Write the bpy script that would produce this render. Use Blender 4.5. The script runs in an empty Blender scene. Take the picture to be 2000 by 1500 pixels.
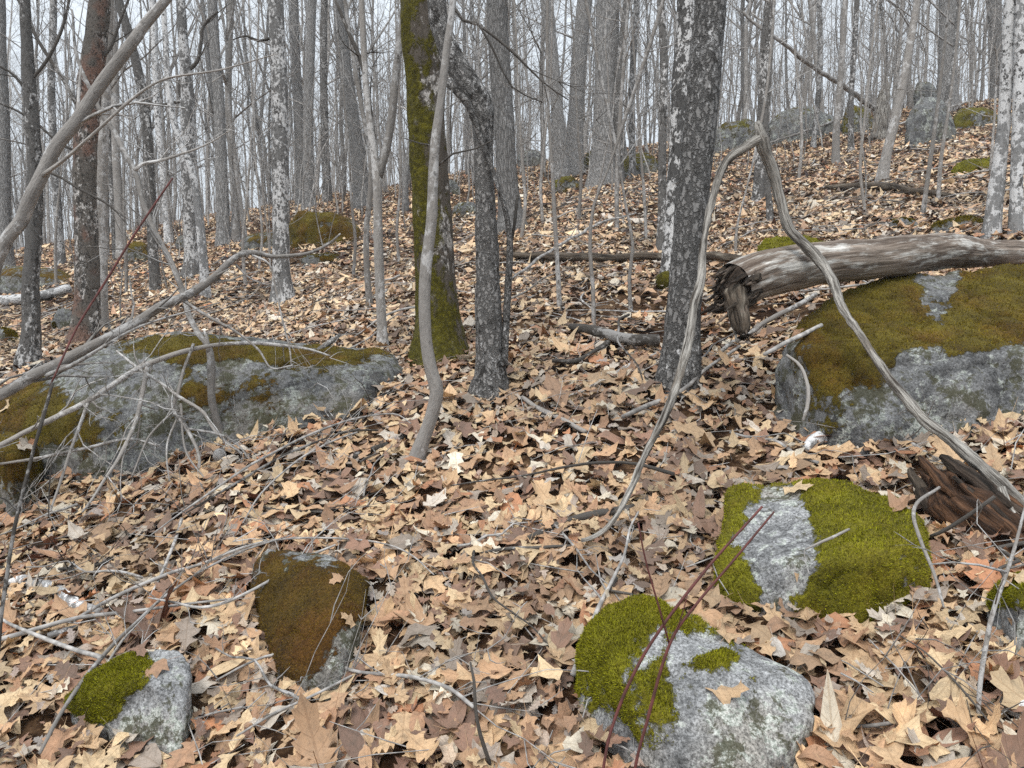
import bpy, bmesh, math, random
import numpy as np
from mathutils import Vector

random.seed(7)
rng = np.random.default_rng(11)
scene = bpy.context.scene
COL = scene.collection

# ------------------------------------------------------------------ camera, sky, sun, exposure
HAZE = 0.0016                                 # density of the air's haze per metre
CAM_H, PITCH, LENS = 1.5, math.radians(-5.0), 26.0
FPX = 2000 * LENS / 36.0                      # focal length in pixels of the 2000 x 1500 photograph
cam_data = bpy.data.cameras.new('camera')
cam_data.lens, cam_data.sensor_width = LENS, 36.0
cam_data.clip_start, cam_data.clip_end = 0.05, 2000
cam = bpy.data.objects.new('camera', cam_data)
cam.location = (0, 0, CAM_H)
cam.rotation_euler = (math.radians(90) + PITCH, 0, 0)
COL.objects.link(cam)
scene.camera = cam

SUN_EL, SUN_AZ = math.radians(58), math.radians(205)   # high, a little behind and to one side of the viewer
world = bpy.data.worlds.new('World')
scene.world = world
world.use_nodes = True
wn, wl = world.node_tree.nodes, world.node_tree.links
bg = wn['Background']
sky = wn.new('ShaderNodeTexSky')
sky.sky_type = 'NISHITA'
sky.sun_disc = False
sky.sun_elevation, sky.sun_rotation = SUN_EL, SUN_AZ
sky.dust_density = 4.0
cover = wn.new('ShaderNodeMix'); cover.data_type = 'RGBA'     # closed cloud deck over the blue sky
cover.inputs[0].default_value = 0.86
wtc = wn.new('ShaderNodeTexCoord'); wsep = wn.new('ShaderNodeSeparateXYZ'); wl.new(wtc.outputs['Generated'], wsep.inputs[0])
wgr = wn.new('ShaderNodeMapRange'); wl.new(wsep.outputs[2], wgr.inputs[0])      # an overcast sky is about twice as bright overhead as at the horizon
wgr.inputs[3].default_value, wgr.inputs[4].default_value = 1.0, 2.0
wmul = wn.new('ShaderNodeVectorMath'); wmul.operation = 'SCALE'; wmul.inputs[0].default_value = (5.2, 5.65, 6.05)
wl.new(wgr.outputs[0], wmul.inputs['Scale']); wl.new(wmul.outputs[0], cover.inputs[7])
wl.new(sky.outputs[0], cover.inputs[6])
wl.new(cover.outputs[2], bg.inputs[0])
bg.inputs[1].default_value = 0.10

sun_data = bpy.data.lights.new('sun', 'SUN')
sun_data.energy, sun_data.angle, sun_data.color = 1.5, math.radians(22), (1.0, 0.965, 0.91)
sun = bpy.data.objects.new('sun', sun_data)
sd = Vector((math.sin(SUN_AZ) * math.cos(SUN_EL), math.cos(SUN_AZ) * math.cos(SUN_EL), math.sin(SUN_EL)))
sun.rotation_euler = (-sd).to_track_quat('-Z', 'Y').to_euler()
sun.location = (0, -10, 30)
COL.objects.link(sun)

scene.view_settings.view_transform = 'Standard'
scene.view_settings.look = 'None'
scene.view_settings.exposure = 0.70
scene.view_settings.gamma = 1.0
scene.render.engine = 'CYCLES'
cy = scene.cycles
cy.max_bounces, cy.diffuse_bounces, cy.glossy_bounces, cy.transmission_bounces = 3, 3, 1, 1
cy.volume_bounces = 0
cy.use_denoising = False
cy.use_adaptive_sampling = False
scene.render.film_transparent = False

# ------------------------------------------------------------------ small maths
def vhash(ix, iy, iz):
    h = (ix.astype(np.uint32) * np.uint32(374761393)) ^ (iy.astype(np.uint32) * np.uint32(668265263)) ^ (iz.astype(np.uint32) * np.uint32(2246822519))
    h = (h ^ (h >> np.uint32(13))) * np.uint32(1274126177)
    h = h ^ (h >> np.uint32(16))
    return (h & np.uint32(0xFFFFFF)).astype(np.float64) / float(0xFFFFFF)

def vnoise(P):
    """smooth value noise of points (N,3), result in -1..1"""
    P = np.asarray(P, float) + 512.0
    i = np.floor(P).astype(np.int64); f = P - i
    f = f * f * (3 - 2 * f)
    out = 0
    for a in (0, 1):
        for b in (0, 1):
            for c in (0, 1):
                w = (f[:, 0] if a else 1 - f[:, 0]) * (f[:, 1] if b else 1 - f[:, 1]) * (f[:, 2] if c else 1 - f[:, 2])
                out = out + w * vhash(i[:, 0] + a, i[:, 1] + b, i[:, 2] + c)
    return out * 2 - 1

def fbm(P, octaves=4, gain=0.5):
    P = np.asarray(P, float); s, a, t = 0, 1.0, 0
    for k in range(octaves):
        s = s + a * vnoise(P * 2 ** k + 17.3 * k); t += a; a *= gain
    return s / t

BUMPS = []
_r = np.random.default_rng(3)
for lam in (0.55, 0.8, 1.1, 1.7, 2.3, 3.4, 5.0, 7.5):
    an = _r.uniform(0, math.tau); BUMPS.append((math.cos(an) * math.tau / lam, math.sin(an) * math.tau / lam, _r.uniform(0, math.tau), 0.0085 * lam ** 0.9))

def G(X, Y):
    """height of the forest floor: a hillside that climbs away and to one side, levelling off on a ridge"""
    X = np.asarray(X, float); Y = np.asarray(Y, float)
    s = np.hypot(X, Y) + 1e-6
    k = np.where(s < 24, 1.0, (24 + 13 * (1 - np.exp(-np.maximum(s - 24, 0) / 13))) / s)
    z = (0.258 * Y + 0.155 * X) * k
    for a, b, c, m in BUMPS:
        z = z + m * np.sin(a * X + b * Y + c)
    return z

CP, SP = math.cos(PITCH), math.sin(PITCH)
def ray(px, py):
    xc, yc = (px - 1000) / FPX, (750 - py) / FPX
    return np.array([xc, CP - yc * SP, SP + yc * CP])

def P(px, py, Y):
    """the point of the line of sight through a pixel that lies Y metres ahead"""
    d = ray(px, py); t = Y / d[1]
    return np.array([0, 0, CAM_H]) + d * t

_T = np.concatenate([np.arange(0.6, 12, 0.01), np.arange(12, 90, 0.05)])
def hit(px, py):
    """where a line of sight meets the forest floor"""
    d = ray(px, py)
    q = d[None, :] * _T[:, None]
    below = (CAM_H + q[:, 2]) < G(q[:, 0], q[:, 1])
    i = int(np.argmax(below)) if below.any() else len(_T) - 1
    return np.array([q[i, 0], q[i, 1], CAM_H + q[i, 2]])

def pix(V):
    """world points -> pixels of the photograph"""
    V = np.asarray(V, float); x, y, z = V[:, 0], V[:, 1], V[:, 2] - CAM_H
    dep = np.maximum(y * CP + z * SP, 1e-3)
    up = -y * SP + z * CP
    return 1000 + FPX * x / dep, 750 - FPX * up / dep, dep

def spline(pts, step):
    """Catmull-Rom resample of rows (x,y,z,r...)"""
    p = np.asarray(pts, float)
    p = np.vstack([2 * p[0] - p[1], p, 2 * p[-1] - p[-2]])
    out = []
    for i in range(1, len(p) - 2):
        a, b, c, d = p[i - 1], p[i], p[i + 1], p[i + 2]
        n = max(1, int(np.linalg.norm(c[:3] - b[:3]) / step))
        t = np.arange(n)[:, None] / n
        out.append(0.5 * ((2 * b) + (c - a) * t + (2 * a - 5 * b + 4 * c - d) * t * t + (3 * b - a - 3 * c + d) * t ** 3))
    out.append(p[-2][None, :])
    q = np.vstack(out)
    q[:, 3] = np.maximum(q[:, 3], 0.0006)
    return q

# ------------------------------------------------------------------ mesh building
class MB:
    """collects vertices, faces and the bark coordinate (around, around, along) of ONE mesh"""
    def __init__(self):
        self.v, self.q, self.t, self.bk, self.n = [], [], [], [], 0
    def add(self, v, q=None, t=None, bk=None):
        v = np.asarray(v, float)
        if q is not None and len(q): self.q.append(np.asarray(q, np.int64) + self.n)
        if t is not None and len(t): self.t.append(np.asarray(t, np.int64) + self.n)
        self.v.append(v); self.bk.append(v if bk is None else bk); self.n += len(v)
    def tube(self, pts, rad, n=8, rough=0.0, seed=0.0, caps=True, lobes=0.0, rscale=9.0, disp=0.0, dscale=30.0, squash=None):
        pts = np.asarray(pts, float); rad = np.asarray(rad, float); m = len(pts)
        tan = np.gradient(pts, axis=0); tan /= np.linalg.norm(tan, axis=1)[:, None] + 1e-9
        ref = np.array([0, 1.0, 0]) if abs(tan[0, 1]) < 0.9 else np.array([1.0, 0, 0])
        A = np.zeros((m, 3)); a = np.cross(tan[0], ref); a /= np.linalg.norm(a)
        for i in range(m):
            a = a - tan[i] * np.dot(a, tan[i]); a /= np.linalg.norm(a) + 1e-9; A[i] = a
        B = np.cross(tan, A)
        L = np.concatenate([[0], np.cumsum(np.linalg.norm(np.diff(pts, axis=0), axis=1))])
        th = np.arange(n) / n * math.tau
        c, s = np.cos(th), np.sin(th)
        bk = np.stack([c[None, :] * rad[:, None], s[None, :] * rad[:, None], np.repeat(L[:, None], n, 1)], -1).reshape(-1, 3)
        R = np.repeat(rad[:, None], n, 1)
        if lobes: R = R * (1 + lobes * (0.6 * np.sin(3 * th[None, :] + seed + 0.7 * L[:, None]) + 0.4 * np.sin(2 * th[None, :] + 2 * seed - 1.1 * L[:, None])))
        if rough: R = R * (1 + rough * fbm(bk * rscale + seed * 7.1, 3).reshape(m, n))
        if disp:
            w = bk * np.array([dscale, dscale, dscale * 0.22]) + seed * 3.3
            R = R + disp * (1 - 2 * np.abs(fbm(w, 3)).reshape(m, n))
        v = pts[:, None, :] + R[:, :, None] * (c[None, :, None] * A[:, None, :] + s[None, :, None] * B[:, None, :])
        v = v.reshape(-1, 3)
        i = np.arange(m - 1)[:, None] * n; j = np.arange(n)[None, :]; j2 = (j + 1) % n
        q = np.stack([i + j, i + j2, i + n + j2, i + n + j], -1).reshape(-1, 4)
        tt = None
        if caps:
            v = np.vstack([v, pts[0] - tan[0] * rad[0] * 0.15, pts[-1] + tan[-1] * rad[-1] * 0.25])
            bk = np.vstack([bk, [[0, 0, 0]], [[0, 0, L[-1]]]])
            jj = np.arange(n)
            tt = np.vstack([np.stack([np.full(n, m * n), (jj + 1) % n, jj], -1), np.stack([np.full(n, m * n + 1), (m - 1) * n + jj, (m - 1) * n + (jj + 1) % n], -1)])
        self.add(v, q, tt, bk)
    def mesh(self, name, smooth=True, offset=None):
        v = np.vstack(self.v)
        if offset is not None: v = v - np.asarray(offset)
        q = np.vstack(self.q) if self.q else np.zeros((0, 4), int)
        t = np.vstack(self.t) if self.t else np.zeros((0, 3), int)
        return raw_mesh(name, v, q, t, {'bk': np.vstack(self.bk)}, smooth)
    def tris(self):
        return sum(2 * len(q) for q in self.q) + sum(len(t) for t in self.t)

def raw_mesh(name, v, q, t, attrs=None, smooth=True):
    me = bpy.data.meshes.new(name)
    v = np.asarray(v, np.float32); q = np.asarray(q, np.int32).reshape(-1, 4); t = np.asarray(t, np.int32).reshape(-1, 3)
    me.vertices.add(len(v)); me.vertices.foreach_set('co', v.ravel())
    nl = 4 * len(q) + 3 * len(t)
    me.loops.add(nl); me.loops.foreach_set('vertex_index', np.concatenate([q.ravel(), t.ravel()]).astype(np.int32))
    me.polygons.add(len(q) + len(t))
    st = np.concatenate([np.arange(len(q)) * 4, 4 * len(q) + np.arange(len(t)) * 3]).astype(np.int32)
    me.polygons.foreach_set('loop_start', st)
    me.polygons.foreach_set('use_smooth', np.full(len(q) + len(t), smooth))
    for k, a in (attrs or {}).items():
        a = np.asarray(a, np.float32)
        if a.ndim == 1:
            me.attributes.new(k, 'FLOAT', 'POINT').data.foreach_set('value', a)
        elif a.shape[1] == 3:
            me.attributes.new(k, 'FLOAT_VECTOR', 'POINT').data.foreach_set('vector', a.ravel())
        else:
            me.attributes.new(k, 'FLOAT_COLOR', 'POINT').data.foreach_set('color', a.ravel())
    me.update(calc_edges=True)
    return me

def obj(name, me, mat, parent=None, loc=None):
    o = bpy.data.objects.new(name, me)
    if mat is not None and me is not None and not me.materials: me.materials.append(mat)
    COL.objects.link(o)
    if parent is not None: o.parent = parent
    if loc is not None: o.location = loc
    return o

def tag(o, label=None, cat=None, group=None, kind=None):
    if label: o['label'] = label
    if cat: o['category'] = cat
    if group: o['group'] = group
    if kind: o['kind'] = kind
    return o

def thing(name, label, cat, loc, group=None):
    o = bpy.data.objects.new(name, None); COL.objects.link(o)
    o.location = [float(c) for c in loc]; o.empty_display_size = 0.1
    return tag(o, label, cat, group)

def copy_tree(o, parent=None):
    c = o.copy(); COL.objects.link(c); c.parent = parent
    for ch in o.children: copy_tree(ch, c)
    return c

# ------------------------------------------------------------------ materials
def lin(r, g, b):
    f = lambda c: ((c / 255 + 0.055) / 1.055) ** 2.4 if c > 10 else c / 255 / 12.92
    return (f(r), f(g), f(b), 1)

class M:
    def __init__(self, name, rough=0.85, spec=0.25):
        self.mat = bpy.data.materials.new(name); self.mat.use_nodes = True
        self.nt = self.mat.node_tree
        self.b = self.nt.nodes['Principled BSDF']
        self.b.inputs['Roughness'].default_value = rough
        self.b.inputs['Specular IOR Level'].default_value = spec
    def n(self, typ, ins=None, **props):
        nd = self.nt.nodes.new(typ)
        for k, v in props.items(): setattr(nd, k, v)
        for k, v in (ins or {}).items(): self.set(nd.inputs[k], v)
        return nd
    def set(self, sock, v):
        if isinstance(v, bpy.types.NodeSocket): self.nt.links.new(v, sock)
        else: sock.default_value = v
    def attr(self, name, out='Vector'): return self.n('ShaderNodeAttribute', attribute_name=name).outputs[out]
    def objc(self): return self.n('ShaderNodeTexCoord').outputs['Object']
    def rnd(self): return self.n('ShaderNodeObjectInfo').outputs['Random']
    def mul(self, vec, s): return self.n('ShaderNodeVectorMath', {0: vec, 1: s}, operation='MULTIPLY').outputs[0]
    def vadd(self, a, b): return self.n('ShaderNodeVectorMath', {0: a, 1: b}, operation='ADD').outputs[0]
    def noise(self, vec, scale, detail=3, rough=0.55, out='Fac'):
        return self.n('ShaderNodeTexNoise', {'Vector': vec, 'Scale': scale, 'Detail': detail, 'Roughness': rough}).outputs[out]
    def vor(self, vec, scale, feature='F1', out='Distance'):
        return self.n('ShaderNodeTexVoronoi', {'Vector': vec, 'Scale': scale}, feature=feature).outputs[out]
    def math(self, op, a, b=0.5, clamp=False):
        nd = self.n('ShaderNodeMath', {0: a, 1: b}, operation=op); nd.use_clamp = clamp
        return nd.outputs[0]
    def step(self, x, lo, hi):
        nd = self.n('ShaderNodeMapRange', {'Value': x, 'From Min': lo, 'From Max': hi}, interpolation_type='SMOOTHSTEP')
        return nd.outputs[0]
    def mix(self, f, a, b, blend='MIX'):
        nd = self.nt.nodes.new('ShaderNodeMix'); nd.data_type = 'RGBA'; nd.blend_type = blend
        self.set(nd.inputs[0], f); self.set(nd.inputs[6], a); self.set(nd.inputs[7], b)
        return nd.outputs[2]
    def ramp(self, f, stops):
        nd = self.n('ShaderNodeValToRGB', {0: f}); el = nd.color_ramp.elements
        while len(el) > 1: el.remove(el[-1])
        el[0].position, el[0].color = stops[0]
        for p, c in stops[1:]:
            e = el.new(p); e.color = c
        return nd.outputs[0]
    def gray(self, f, stops): return self.ramp(f, [(p, (c, c, c, 1)) for p, c in stops])
    def bump(self, h, strength=0.5, dist=0.01):
        nd = self.n('ShaderNodeBump', {'Height': h, 'Strength': strength, 'Distance': dist})
        self.set(self.b.inputs['Normal'], nd.outputs[0])
    def color(self, c): self.set(self.b.inputs['Base Color'], c)

def g(v, warm=0.0): return (v * (1 + warm), v, v * (1 - warm), 1)

MOSS_D, MOSS_M, MOSS_L = (0.030, 0.026, 0.004, 1), (0.105, 0.092, 0.008, 1), (0.235, 0.215, 0.020, 1)

def bark(name, dark, mid, pale, spots=0.0, spot_scale=34, pale_cut=0.5, furrow=0.0, moss=0.0, moss_dir=(-1, -0.1, 0), foot_moss=0.0, warm=0.05, red=0.0, bump=0.6, rand=0.25, fstretch=0.16, fscale=42.0, fwarp=0.03, fleck=0.0, fleck_cut=0.56, pscale=26.0):
    m = M(name, 0.92, 0.15)
    r = m.rnd()
    bk = m.attr('bk')
    co = m.vadd(bk, m.mul(m.n('ShaderNodeCombineXYZ', {0: r, 1: r, 2: r}).outputs[0], (31, 17, 53)))
    st = m.mul(co, (1, 1, 0.28))
    big = m.noise(m.mul(co, (1, 1, 0.5)), 5.0, 4, 0.6); fine = m.noise(st, 60, 4, 0.65); patch = m.noise(m.mul(co, (1, 1, 0.75)), pscale, 5, 0.72)
    c = m.mix(fine, g(dark, warm), g(mid, warm))
    c = m.mix(m.step(m.math('ADD', patch, m.math('MULTIPLY', m.math('SUBTRACT', big, 0.5), 1.2)), pale_cut, pale_cut + 0.09), c, m.mix(fine, g(pale * 0.72, warm * 0.5), g(pale, warm * 0.3)))
    h = fine
    if red:
        c = m.mix(m.math('MULTIPLY', m.step(m.noise(co, 3.1, 2), 0.5, 0.62), red), c, (0.20, 0.105, 0.075, 1))
    if furrow:
        fu = m.n('ShaderNodeTexVoronoi', {'Vector': m.vadd(m.mul(co, (1, 1, fstretch)), m.mul(m.noise(co, 26, 4, 0.7, out='Color'), (fwarp, fwarp, fwarp))), 'Scale': fscale}, feature='DISTANCE_TO_EDGE').outputs['Distance']
        fm = m.step(fu, 0.02, 0.2)
        c = m.mix(m.math('MULTIPLY', m.math('SUBTRACT', 1.0, fm), furrow), c, g(dark * 0.35, warm))
        h = m.math('ADD', m.math('MULTIPLY', fm, 1.6), fine)
    if spots:
        v = m.vor(m.vadd(m.mul(co, (1, 1, 0.8)), m.mul(m.noise(co, 40, 2, out='Color'), (0.035, 0.035, 0.035))), spot_scale)
        v = m.math('ADD', v, m.math('MULTIPLY', m.math('SUBTRACT', m.noise(co, 19, 4, 0.75), 0.5), 1.1))
        sp = m.math('MULTIPLY', m.math('SUBTRACT', 1.0, m.step(v, 0.24, 0.36)), m.step(m.noise(co, 8, 2), 0.44 - 0.16 * spots, 0.52))
        c = m.mix(m.math('MULTIPLY', sp, min(1, spots)), c, g(0.022, 0.1))
    if fleck:
        fk = m.step(m.math('ADD', m.noise(m.mul(co, (1, 1, 0.7)), 28, 6, 0.8), m.math('MULTIPLY', m.math('SUBTRACT', big, 0.5), 0.5)), fleck_cut, fleck_cut + 0.05)
        c = m.mix(m.math('MULTIPLY', fk, fleck), c, g(0.03, 0.1))
    if moss or foot_moss:
        nv = m.n('ShaderNodeVectorMath', {0: m.n('ShaderNodeNewGeometry').outputs['Normal'], 1: moss_dir}, operation='DOT_PRODUCT').outputs['Value']
        f = m.math('ADD', m.math('MULTIPLY', nv, 0.36), m.math('MULTIPLY', m.math('SUBTRACT', m.noise(m.mul(co, (1, 1, 0.6)), 7, 6, 0.75), 0.5), 3.0))
        f = m.math('ADD', f, moss - 1.0) if moss else m.math('ADD', f, -1.4)
        if foot_moss:
            ln = m.n('ShaderNodeSeparateXYZ', {0: bk}).outputs[2]
            f = m.math('ADD', f, m.math('MULTIPLY', m.math('SUBTRACT', 1.0, m.step(ln, 0.15, 0.75)), foot_moss))
        f = m.step(f, -0.08, 0.18)
        c = m.mix(m.math('MULTIPLY', f, 0.94), c, m.ramp(m.noise(co, 38, 4, 0.7), [(0.3, MOSS_D), (0.5, (0.075, 0.066, 0.007, 1)), (0.72, (0.17, 0.15, 0.014, 1))]))
        h = m.math('ADD', h, m.math('MULTIPLY', f, m.noise(co, 120, 3, 0.7)))
    c = m.mix(1.0, c, m.gray(r, [(0, 1 - rand), (1, 1 + rand)]), 'MULTIPLY')
    m.color(c); m.bump(h, bump, 0.012)
    return m.mat

MAT = {}
MAT['speckled'] = bark('bark_white_speckled', 0.07, 0.22, 0.62, spots=0.5, spot_scale=34, pale_cut=0.46, warm=0.03, fleck=0.9, fleck_cut=0.55)
MAT['speckled_dark'] = bark('bark_dark_speckled', 0.05, 0.19, 0.62, spots=0.4, spot_scale=34, pale_cut=0.55, warm=0.05, fleck=0.85, fleck_cut=0.53)
MAT['reddish'] = bark('bark_reddish_speckled', 0.045, 0.16, 0.58, spots=0.7, spot_scale=32, pale_cut=0.585, red=0.6, warm=0.12, fleck=0.9, fleck_cut=0.54)
MAT['oak'] = bark('bark_grey_furrowed', 0.19, 0.37, 0.52, furrow=0.65, pale_cut=0.64, warm=0.03, fleck=0.3, pscale=13)
MAT['smooth'] = bark('bark_smooth_grey', 0.17, 0.35, 0.54, spots=0.2, spot_scale=20, pale_cut=0.55, warm=0.07, bump=0.8, fleck=0.6, fleck_cut=0.60, pscale=15)
MAT['dark_flaky'] = bark('bark_dark_flaky', 0.075, 0.34, 0.60, furrow=0.5, pale_cut=0.60, foot_moss=0.25, warm=0.03, bump=1.0, rand=0.05, fstretch=0.45, fscale=36.0, fwarp=0.06, fleck=0.55, fleck_cut=0.55)
MAT['gray_flaky'] = bark('bark_grey_flaky', 0.10, 0.38, 0.60, furrow=0.4, spots=0.3, spot_scale=26, pale_cut=0.58, foot_moss=0.75, warm=0.04, bump=1.0, rand=0.05, fstretch=0.5, fscale=38.0, fwarp=0.07, fleck=0.85, fleck_cut=0.53, pscale=18)
MAT['white_mottled'] = bark('bark_white_mottled', 0.035, 0.13, 0.70, pale_cut=0.47, foot_moss=0.6, warm=0.03, bump=0.9, rand=0.05, fleck=0.9, fleck_cut=0.53, pscale=20)
MAT['birch'] = bark('bark_white', 0.10, 0.40, 0.78, pale_cut=0.41, warm=0.01, bump=0.9, fleck=0.9, fleck_cut=0.56)
MAT['mossy'] = bark('bark_mossy', 0.032, 0.13, 0.50, pale_cut=0.57, moss=1.02, moss_dir=(-0.95, -0.35, 0), foot_moss=0.5, warm=0.18, bump=1.0, rand=0.05, fleck=0.6, fleck_cut=0.55, pscale=16)
def twig_mat(name, a, b, warm):
    m = M(name, 0.9, 0.15); r = m.rnd()
    c = m.mix(m.step(m.noise(m.attr('bk'), 14, 2, 0.7), 0.38, 0.64), g(a, warm), g(b, warm))
    m.color(m.mix(1.0, c, m.gray(r, [(0, 0.75), (1, 1.25)]), 'MULTIPLY'))
    return m.mat
MAT['twig'] = twig_mat('twig_grey', 0.19, 0.42, 0.05)
MAT['twig_dark'] = bark('twig_dark', 0.035, 0.10, 0.30, pale_cut=0.60, warm=0.1, bump=0.5)
MAT['twig_pale'] = bark('twig_pale', 0.15, 0.31, 0.47, pale_cut=0.52, warm=0.08, bump=0.5, fleck=0.6, fleck_cut=0.57)

def wood(name, c1, c2, c3, streak=42, bump=0.8):
    m = M(name, 0.85, 0.2)
    co = m.attr('bk'); st = m.mul(co, (1, 1, 0.06))
    a = m.noise(st, streak, 5, 0.7); b = m.noise(m.mul(co, (1.6, 1.6, 0.3)), 9, 5, 0.72); d = m.noise(st, streak * 3.5, 3, 0.6)
    c = m.mix(m.step(a, 0.36, 0.62), c1, c2)
    c = m.mix(m.step(b, 0.5, 0.66), c, c3)
    c = m.mix(1.0, c, m.gray(d, [(0.3, 0.55), (0.65, 1.15)]), 'MULTIPLY')
    m.color(c); m.bump(m.math('ADD', a, m.math('MULTIPLY', d, 0.5)), bump, 0.012)
    return m.mat
MAT['dead'] = wood('dead_wood_silver', (0.045, 0.036, 0.029, 1), (0.44, 0.415, 0.375, 1), (0.20, 0.17, 0.14, 1), streak=70, bump=1.0)
MAT['logwood'] = wood('log_wood', (0.095, 0.070, 0.054, 1), (0.31, 0.255, 0.21, 1), (0.58, 0.56, 0.52, 1), streak=20, bump=1.0)
MAT['rot'] = wood('rotten_wood', (0.014, 0.009, 0.007, 1), (0.120, 0.062, 0.034, 1), (0.045, 0.026, 0.017, 1), streak=55, bump=1.0)
MAT['charred'] = wood('black_rotten_wood', (0.010, 0.008, 0.006, 1), (0.075, 0.055, 0.042, 1), (0.028, 0.020, 0.015, 1), streak=34, bump=1.0)
MAT['darkwood'] = wood('dark_wet_wood', (0.022, 0.017, 0.013, 1), (0.12, 0.095, 0.072, 1), (0.24, 0.21, 0.17, 1), streak=30)
m = M('red_twig', 0.6, 0.3); f = m.noise(m.attr('bk'), 30, 2)
m.color(m.ramp(f, [(0.3, (0.055, 0.026, 0.022, 1)), (0.7, (0.165, 0.050, 0.044, 1))])); MAT['red'] = m.mat
m = M('hollow_dark', 1.0, 0.0); m.color(m.ramp(m.noise(m.objc(), 60, 2), [(0.3, g(0.006)), (0.7, g(0.02, 0.2))])); MAT['hollow'] = m.mat

def rock(name, lo=0.10, hi=0.42, moss_tint=(1, 1, 1), lichen=0.5, lic=1.0, crust=0.0):
    m = M(name, 0.88, 0.25)
    co = m.objc()
    fine = m.noise(co, 120, 3, 0.85); mid = m.noise(co, 34, 5, 0.75); big = m.noise(co, 4.5, 5, 0.65)
    c = m.mix(m.step(fine, 0.30, 0.72), g(lo, 0.0), g(hi, -0.01))
    c = m.mix(1.0, c, m.gray(m.math('ADD', m.math('MULTIPLY', mid, 0.45), m.math('MULTIPLY', big, 0.7)), [(0.42, 0.25), (0.57, 0.9), (0.72, 1.35)]), 'MULTIPLY')
    c = m.mix(m.math('MULTIPLY', m.step(m.noise(co, 2.3, 3), 0.48, 0.66), 0.5), c, m.mix(1.0, c, (0.72, 0.60, 0.42, 1), 'MULTIPLY'))
    li = m.step(m.math('ADD', m.noise(co, 8, 5, 0.75), m.math('MULTIPLY', m.math('SUBTRACT', mid, 0.5), 0.7)), 0.60 - 0.12 * lichen, 0.66 - 0.10 * lichen)
    c = m.mix(m.math('MULTIPLY', li, 0.7), c, m.mix(m.step(fine, 0.4, 0.6), (0.22 * lic, 0.25 * lic, 0.21 * lic, 1), (0.56 * lic, 0.58 * lic, 0.53 * lic, 1)))
    dk = m.step(m.math('ADD', m.noise(co, 13, 6, 0.8), m.math('MULTIPLY', m.math('SUBTRACT', big, 0.5), 0.5)), 0.55 - crust, 0.62 - crust)
    c = m.mix(m.math('MULTIPLY', dk, 0.85), c, m.mix(fine, (0.018, 0.019, 0.010, 1), (0.085, 0.080, 0.040, 1)))
    a = m.attr('moss', 'Fac')
    mn = m.noise(co, 60, 3, 0.7)
    f = m.math('ADD', a, m.math('MULTIPLY', m.math('SUBTRACT', m.noise(co, 22, 6, 0.78), 0.5), 1.5))
    f = m.math('ADD', f, m.math('MULTIPLY', m.math('SUBTRACT', mn, 0.5), 0.5))
    f = m.step(f, 0.42, 0.58)
    t = moss_tint
    tt = lambda c: (c[0] * t[0], c[1] * t[1], c[2] * t[2], 1)
    mc = m.ramp(m.math('ADD', m.math('MULTIPLY', m.noise(co, 110, 3, 0.8), 0.55), m.math('MULTIPLY', m.noise(co, 7, 5, 0.65), 0.5)), [(0.36, tt(MOSS_D)), (0.52, tt(MOSS_M)), (0.68, tt(MOSS_L))])
    mc = m.mix(m.math('MULTIPLY', m.step(m.noise(co, 2.6, 5, 0.65), 0.40, 0.62), 0.35 if t[0] > 1.2 else 1.0), mc, m.mix(1.0, mc, (0.95, 0.70, 0.8, 1), 'MULTIPLY'))
    mc = m.mix(m.math('MULTIPLY', m.step(m.noise(co, 14, 5, 0.7), 0.54, 0.66), 0.55), mc, m.mix(1.0, mc, (0.45, 0.36, 0.5, 1), 'MULTIPLY'))
    m.color(m.mix(f, c, mc))
    h = m.math('ADD', m.math('MULTIPLY', fine, 0.25), m.math('MULTIPLY', mid, 0.6))
    h = m.math('ADD', h, m.math('MULTIPLY', f, m.math('ADD', m.math('MULTIPLY', m.noise(co, 120, 3, 0.8), 1.5), 0.4)))
    m.bump(h, 0.7, 0.012)
    return m.mat
ROCKS = {'bright': rock('granite_bright_moss', 0.09, 0.46, (1.3, 1.38, 1.0)),
         'olive': rock('granite_olive_moss', 0.07, 0.27, (0.86, 0.74, 0.8), 0.35, 0.8, 0.04),
         'brown': rock('granite_brown_moss', 0.08, 0.36, (0.72, 0.50, 0.75), 0.6, 0.9, 0.05),
         'grey': rock('granite_grey_lichen', 0.07, 0.27, (0.80, 0.68, 0.8), 0.6, 0.62, 0.05),
         'far': rock('granite_far', 0.07, 0.24, (0.85, 0.86, 1.0), 0.5)}
def moss_mat(name, t):
    m = M(name, 0.9, 0.1)
    r = m.n('ShaderNodeNewGeometry').outputs['Random Per Island']
    x = m.math('ADD', m.math('MULTIPLY', r, 0.6), m.math('MULTIPLY', m.noise(m.objc(), 6, 4), 0.5))
    tt = lambda c: (c[0] * t[0], c[1] * t[1], c[2] * t[2], 1)
    m.color(m.ramp(x, [(0.25, tt(MOSS_D)), (0.5, tt(MOSS_M)), (0.8, tt(MOSS_L))]))
    return m.mat
MOSSM = {'bright': moss_mat('moss_bright', (1.45, 1.55, 1.0)), 'olive': moss_mat('moss_olive', (1.15, 0.95, 0.8)), 'brown': moss_mat('moss_brown', (0.95, 0.68, 0.75)),
         'grey': moss_mat('moss_dull', (0.95, 0.82, 0.8)), 'far': moss_mat('moss_far', (0.85, 0.86, 1.0))}

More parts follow.
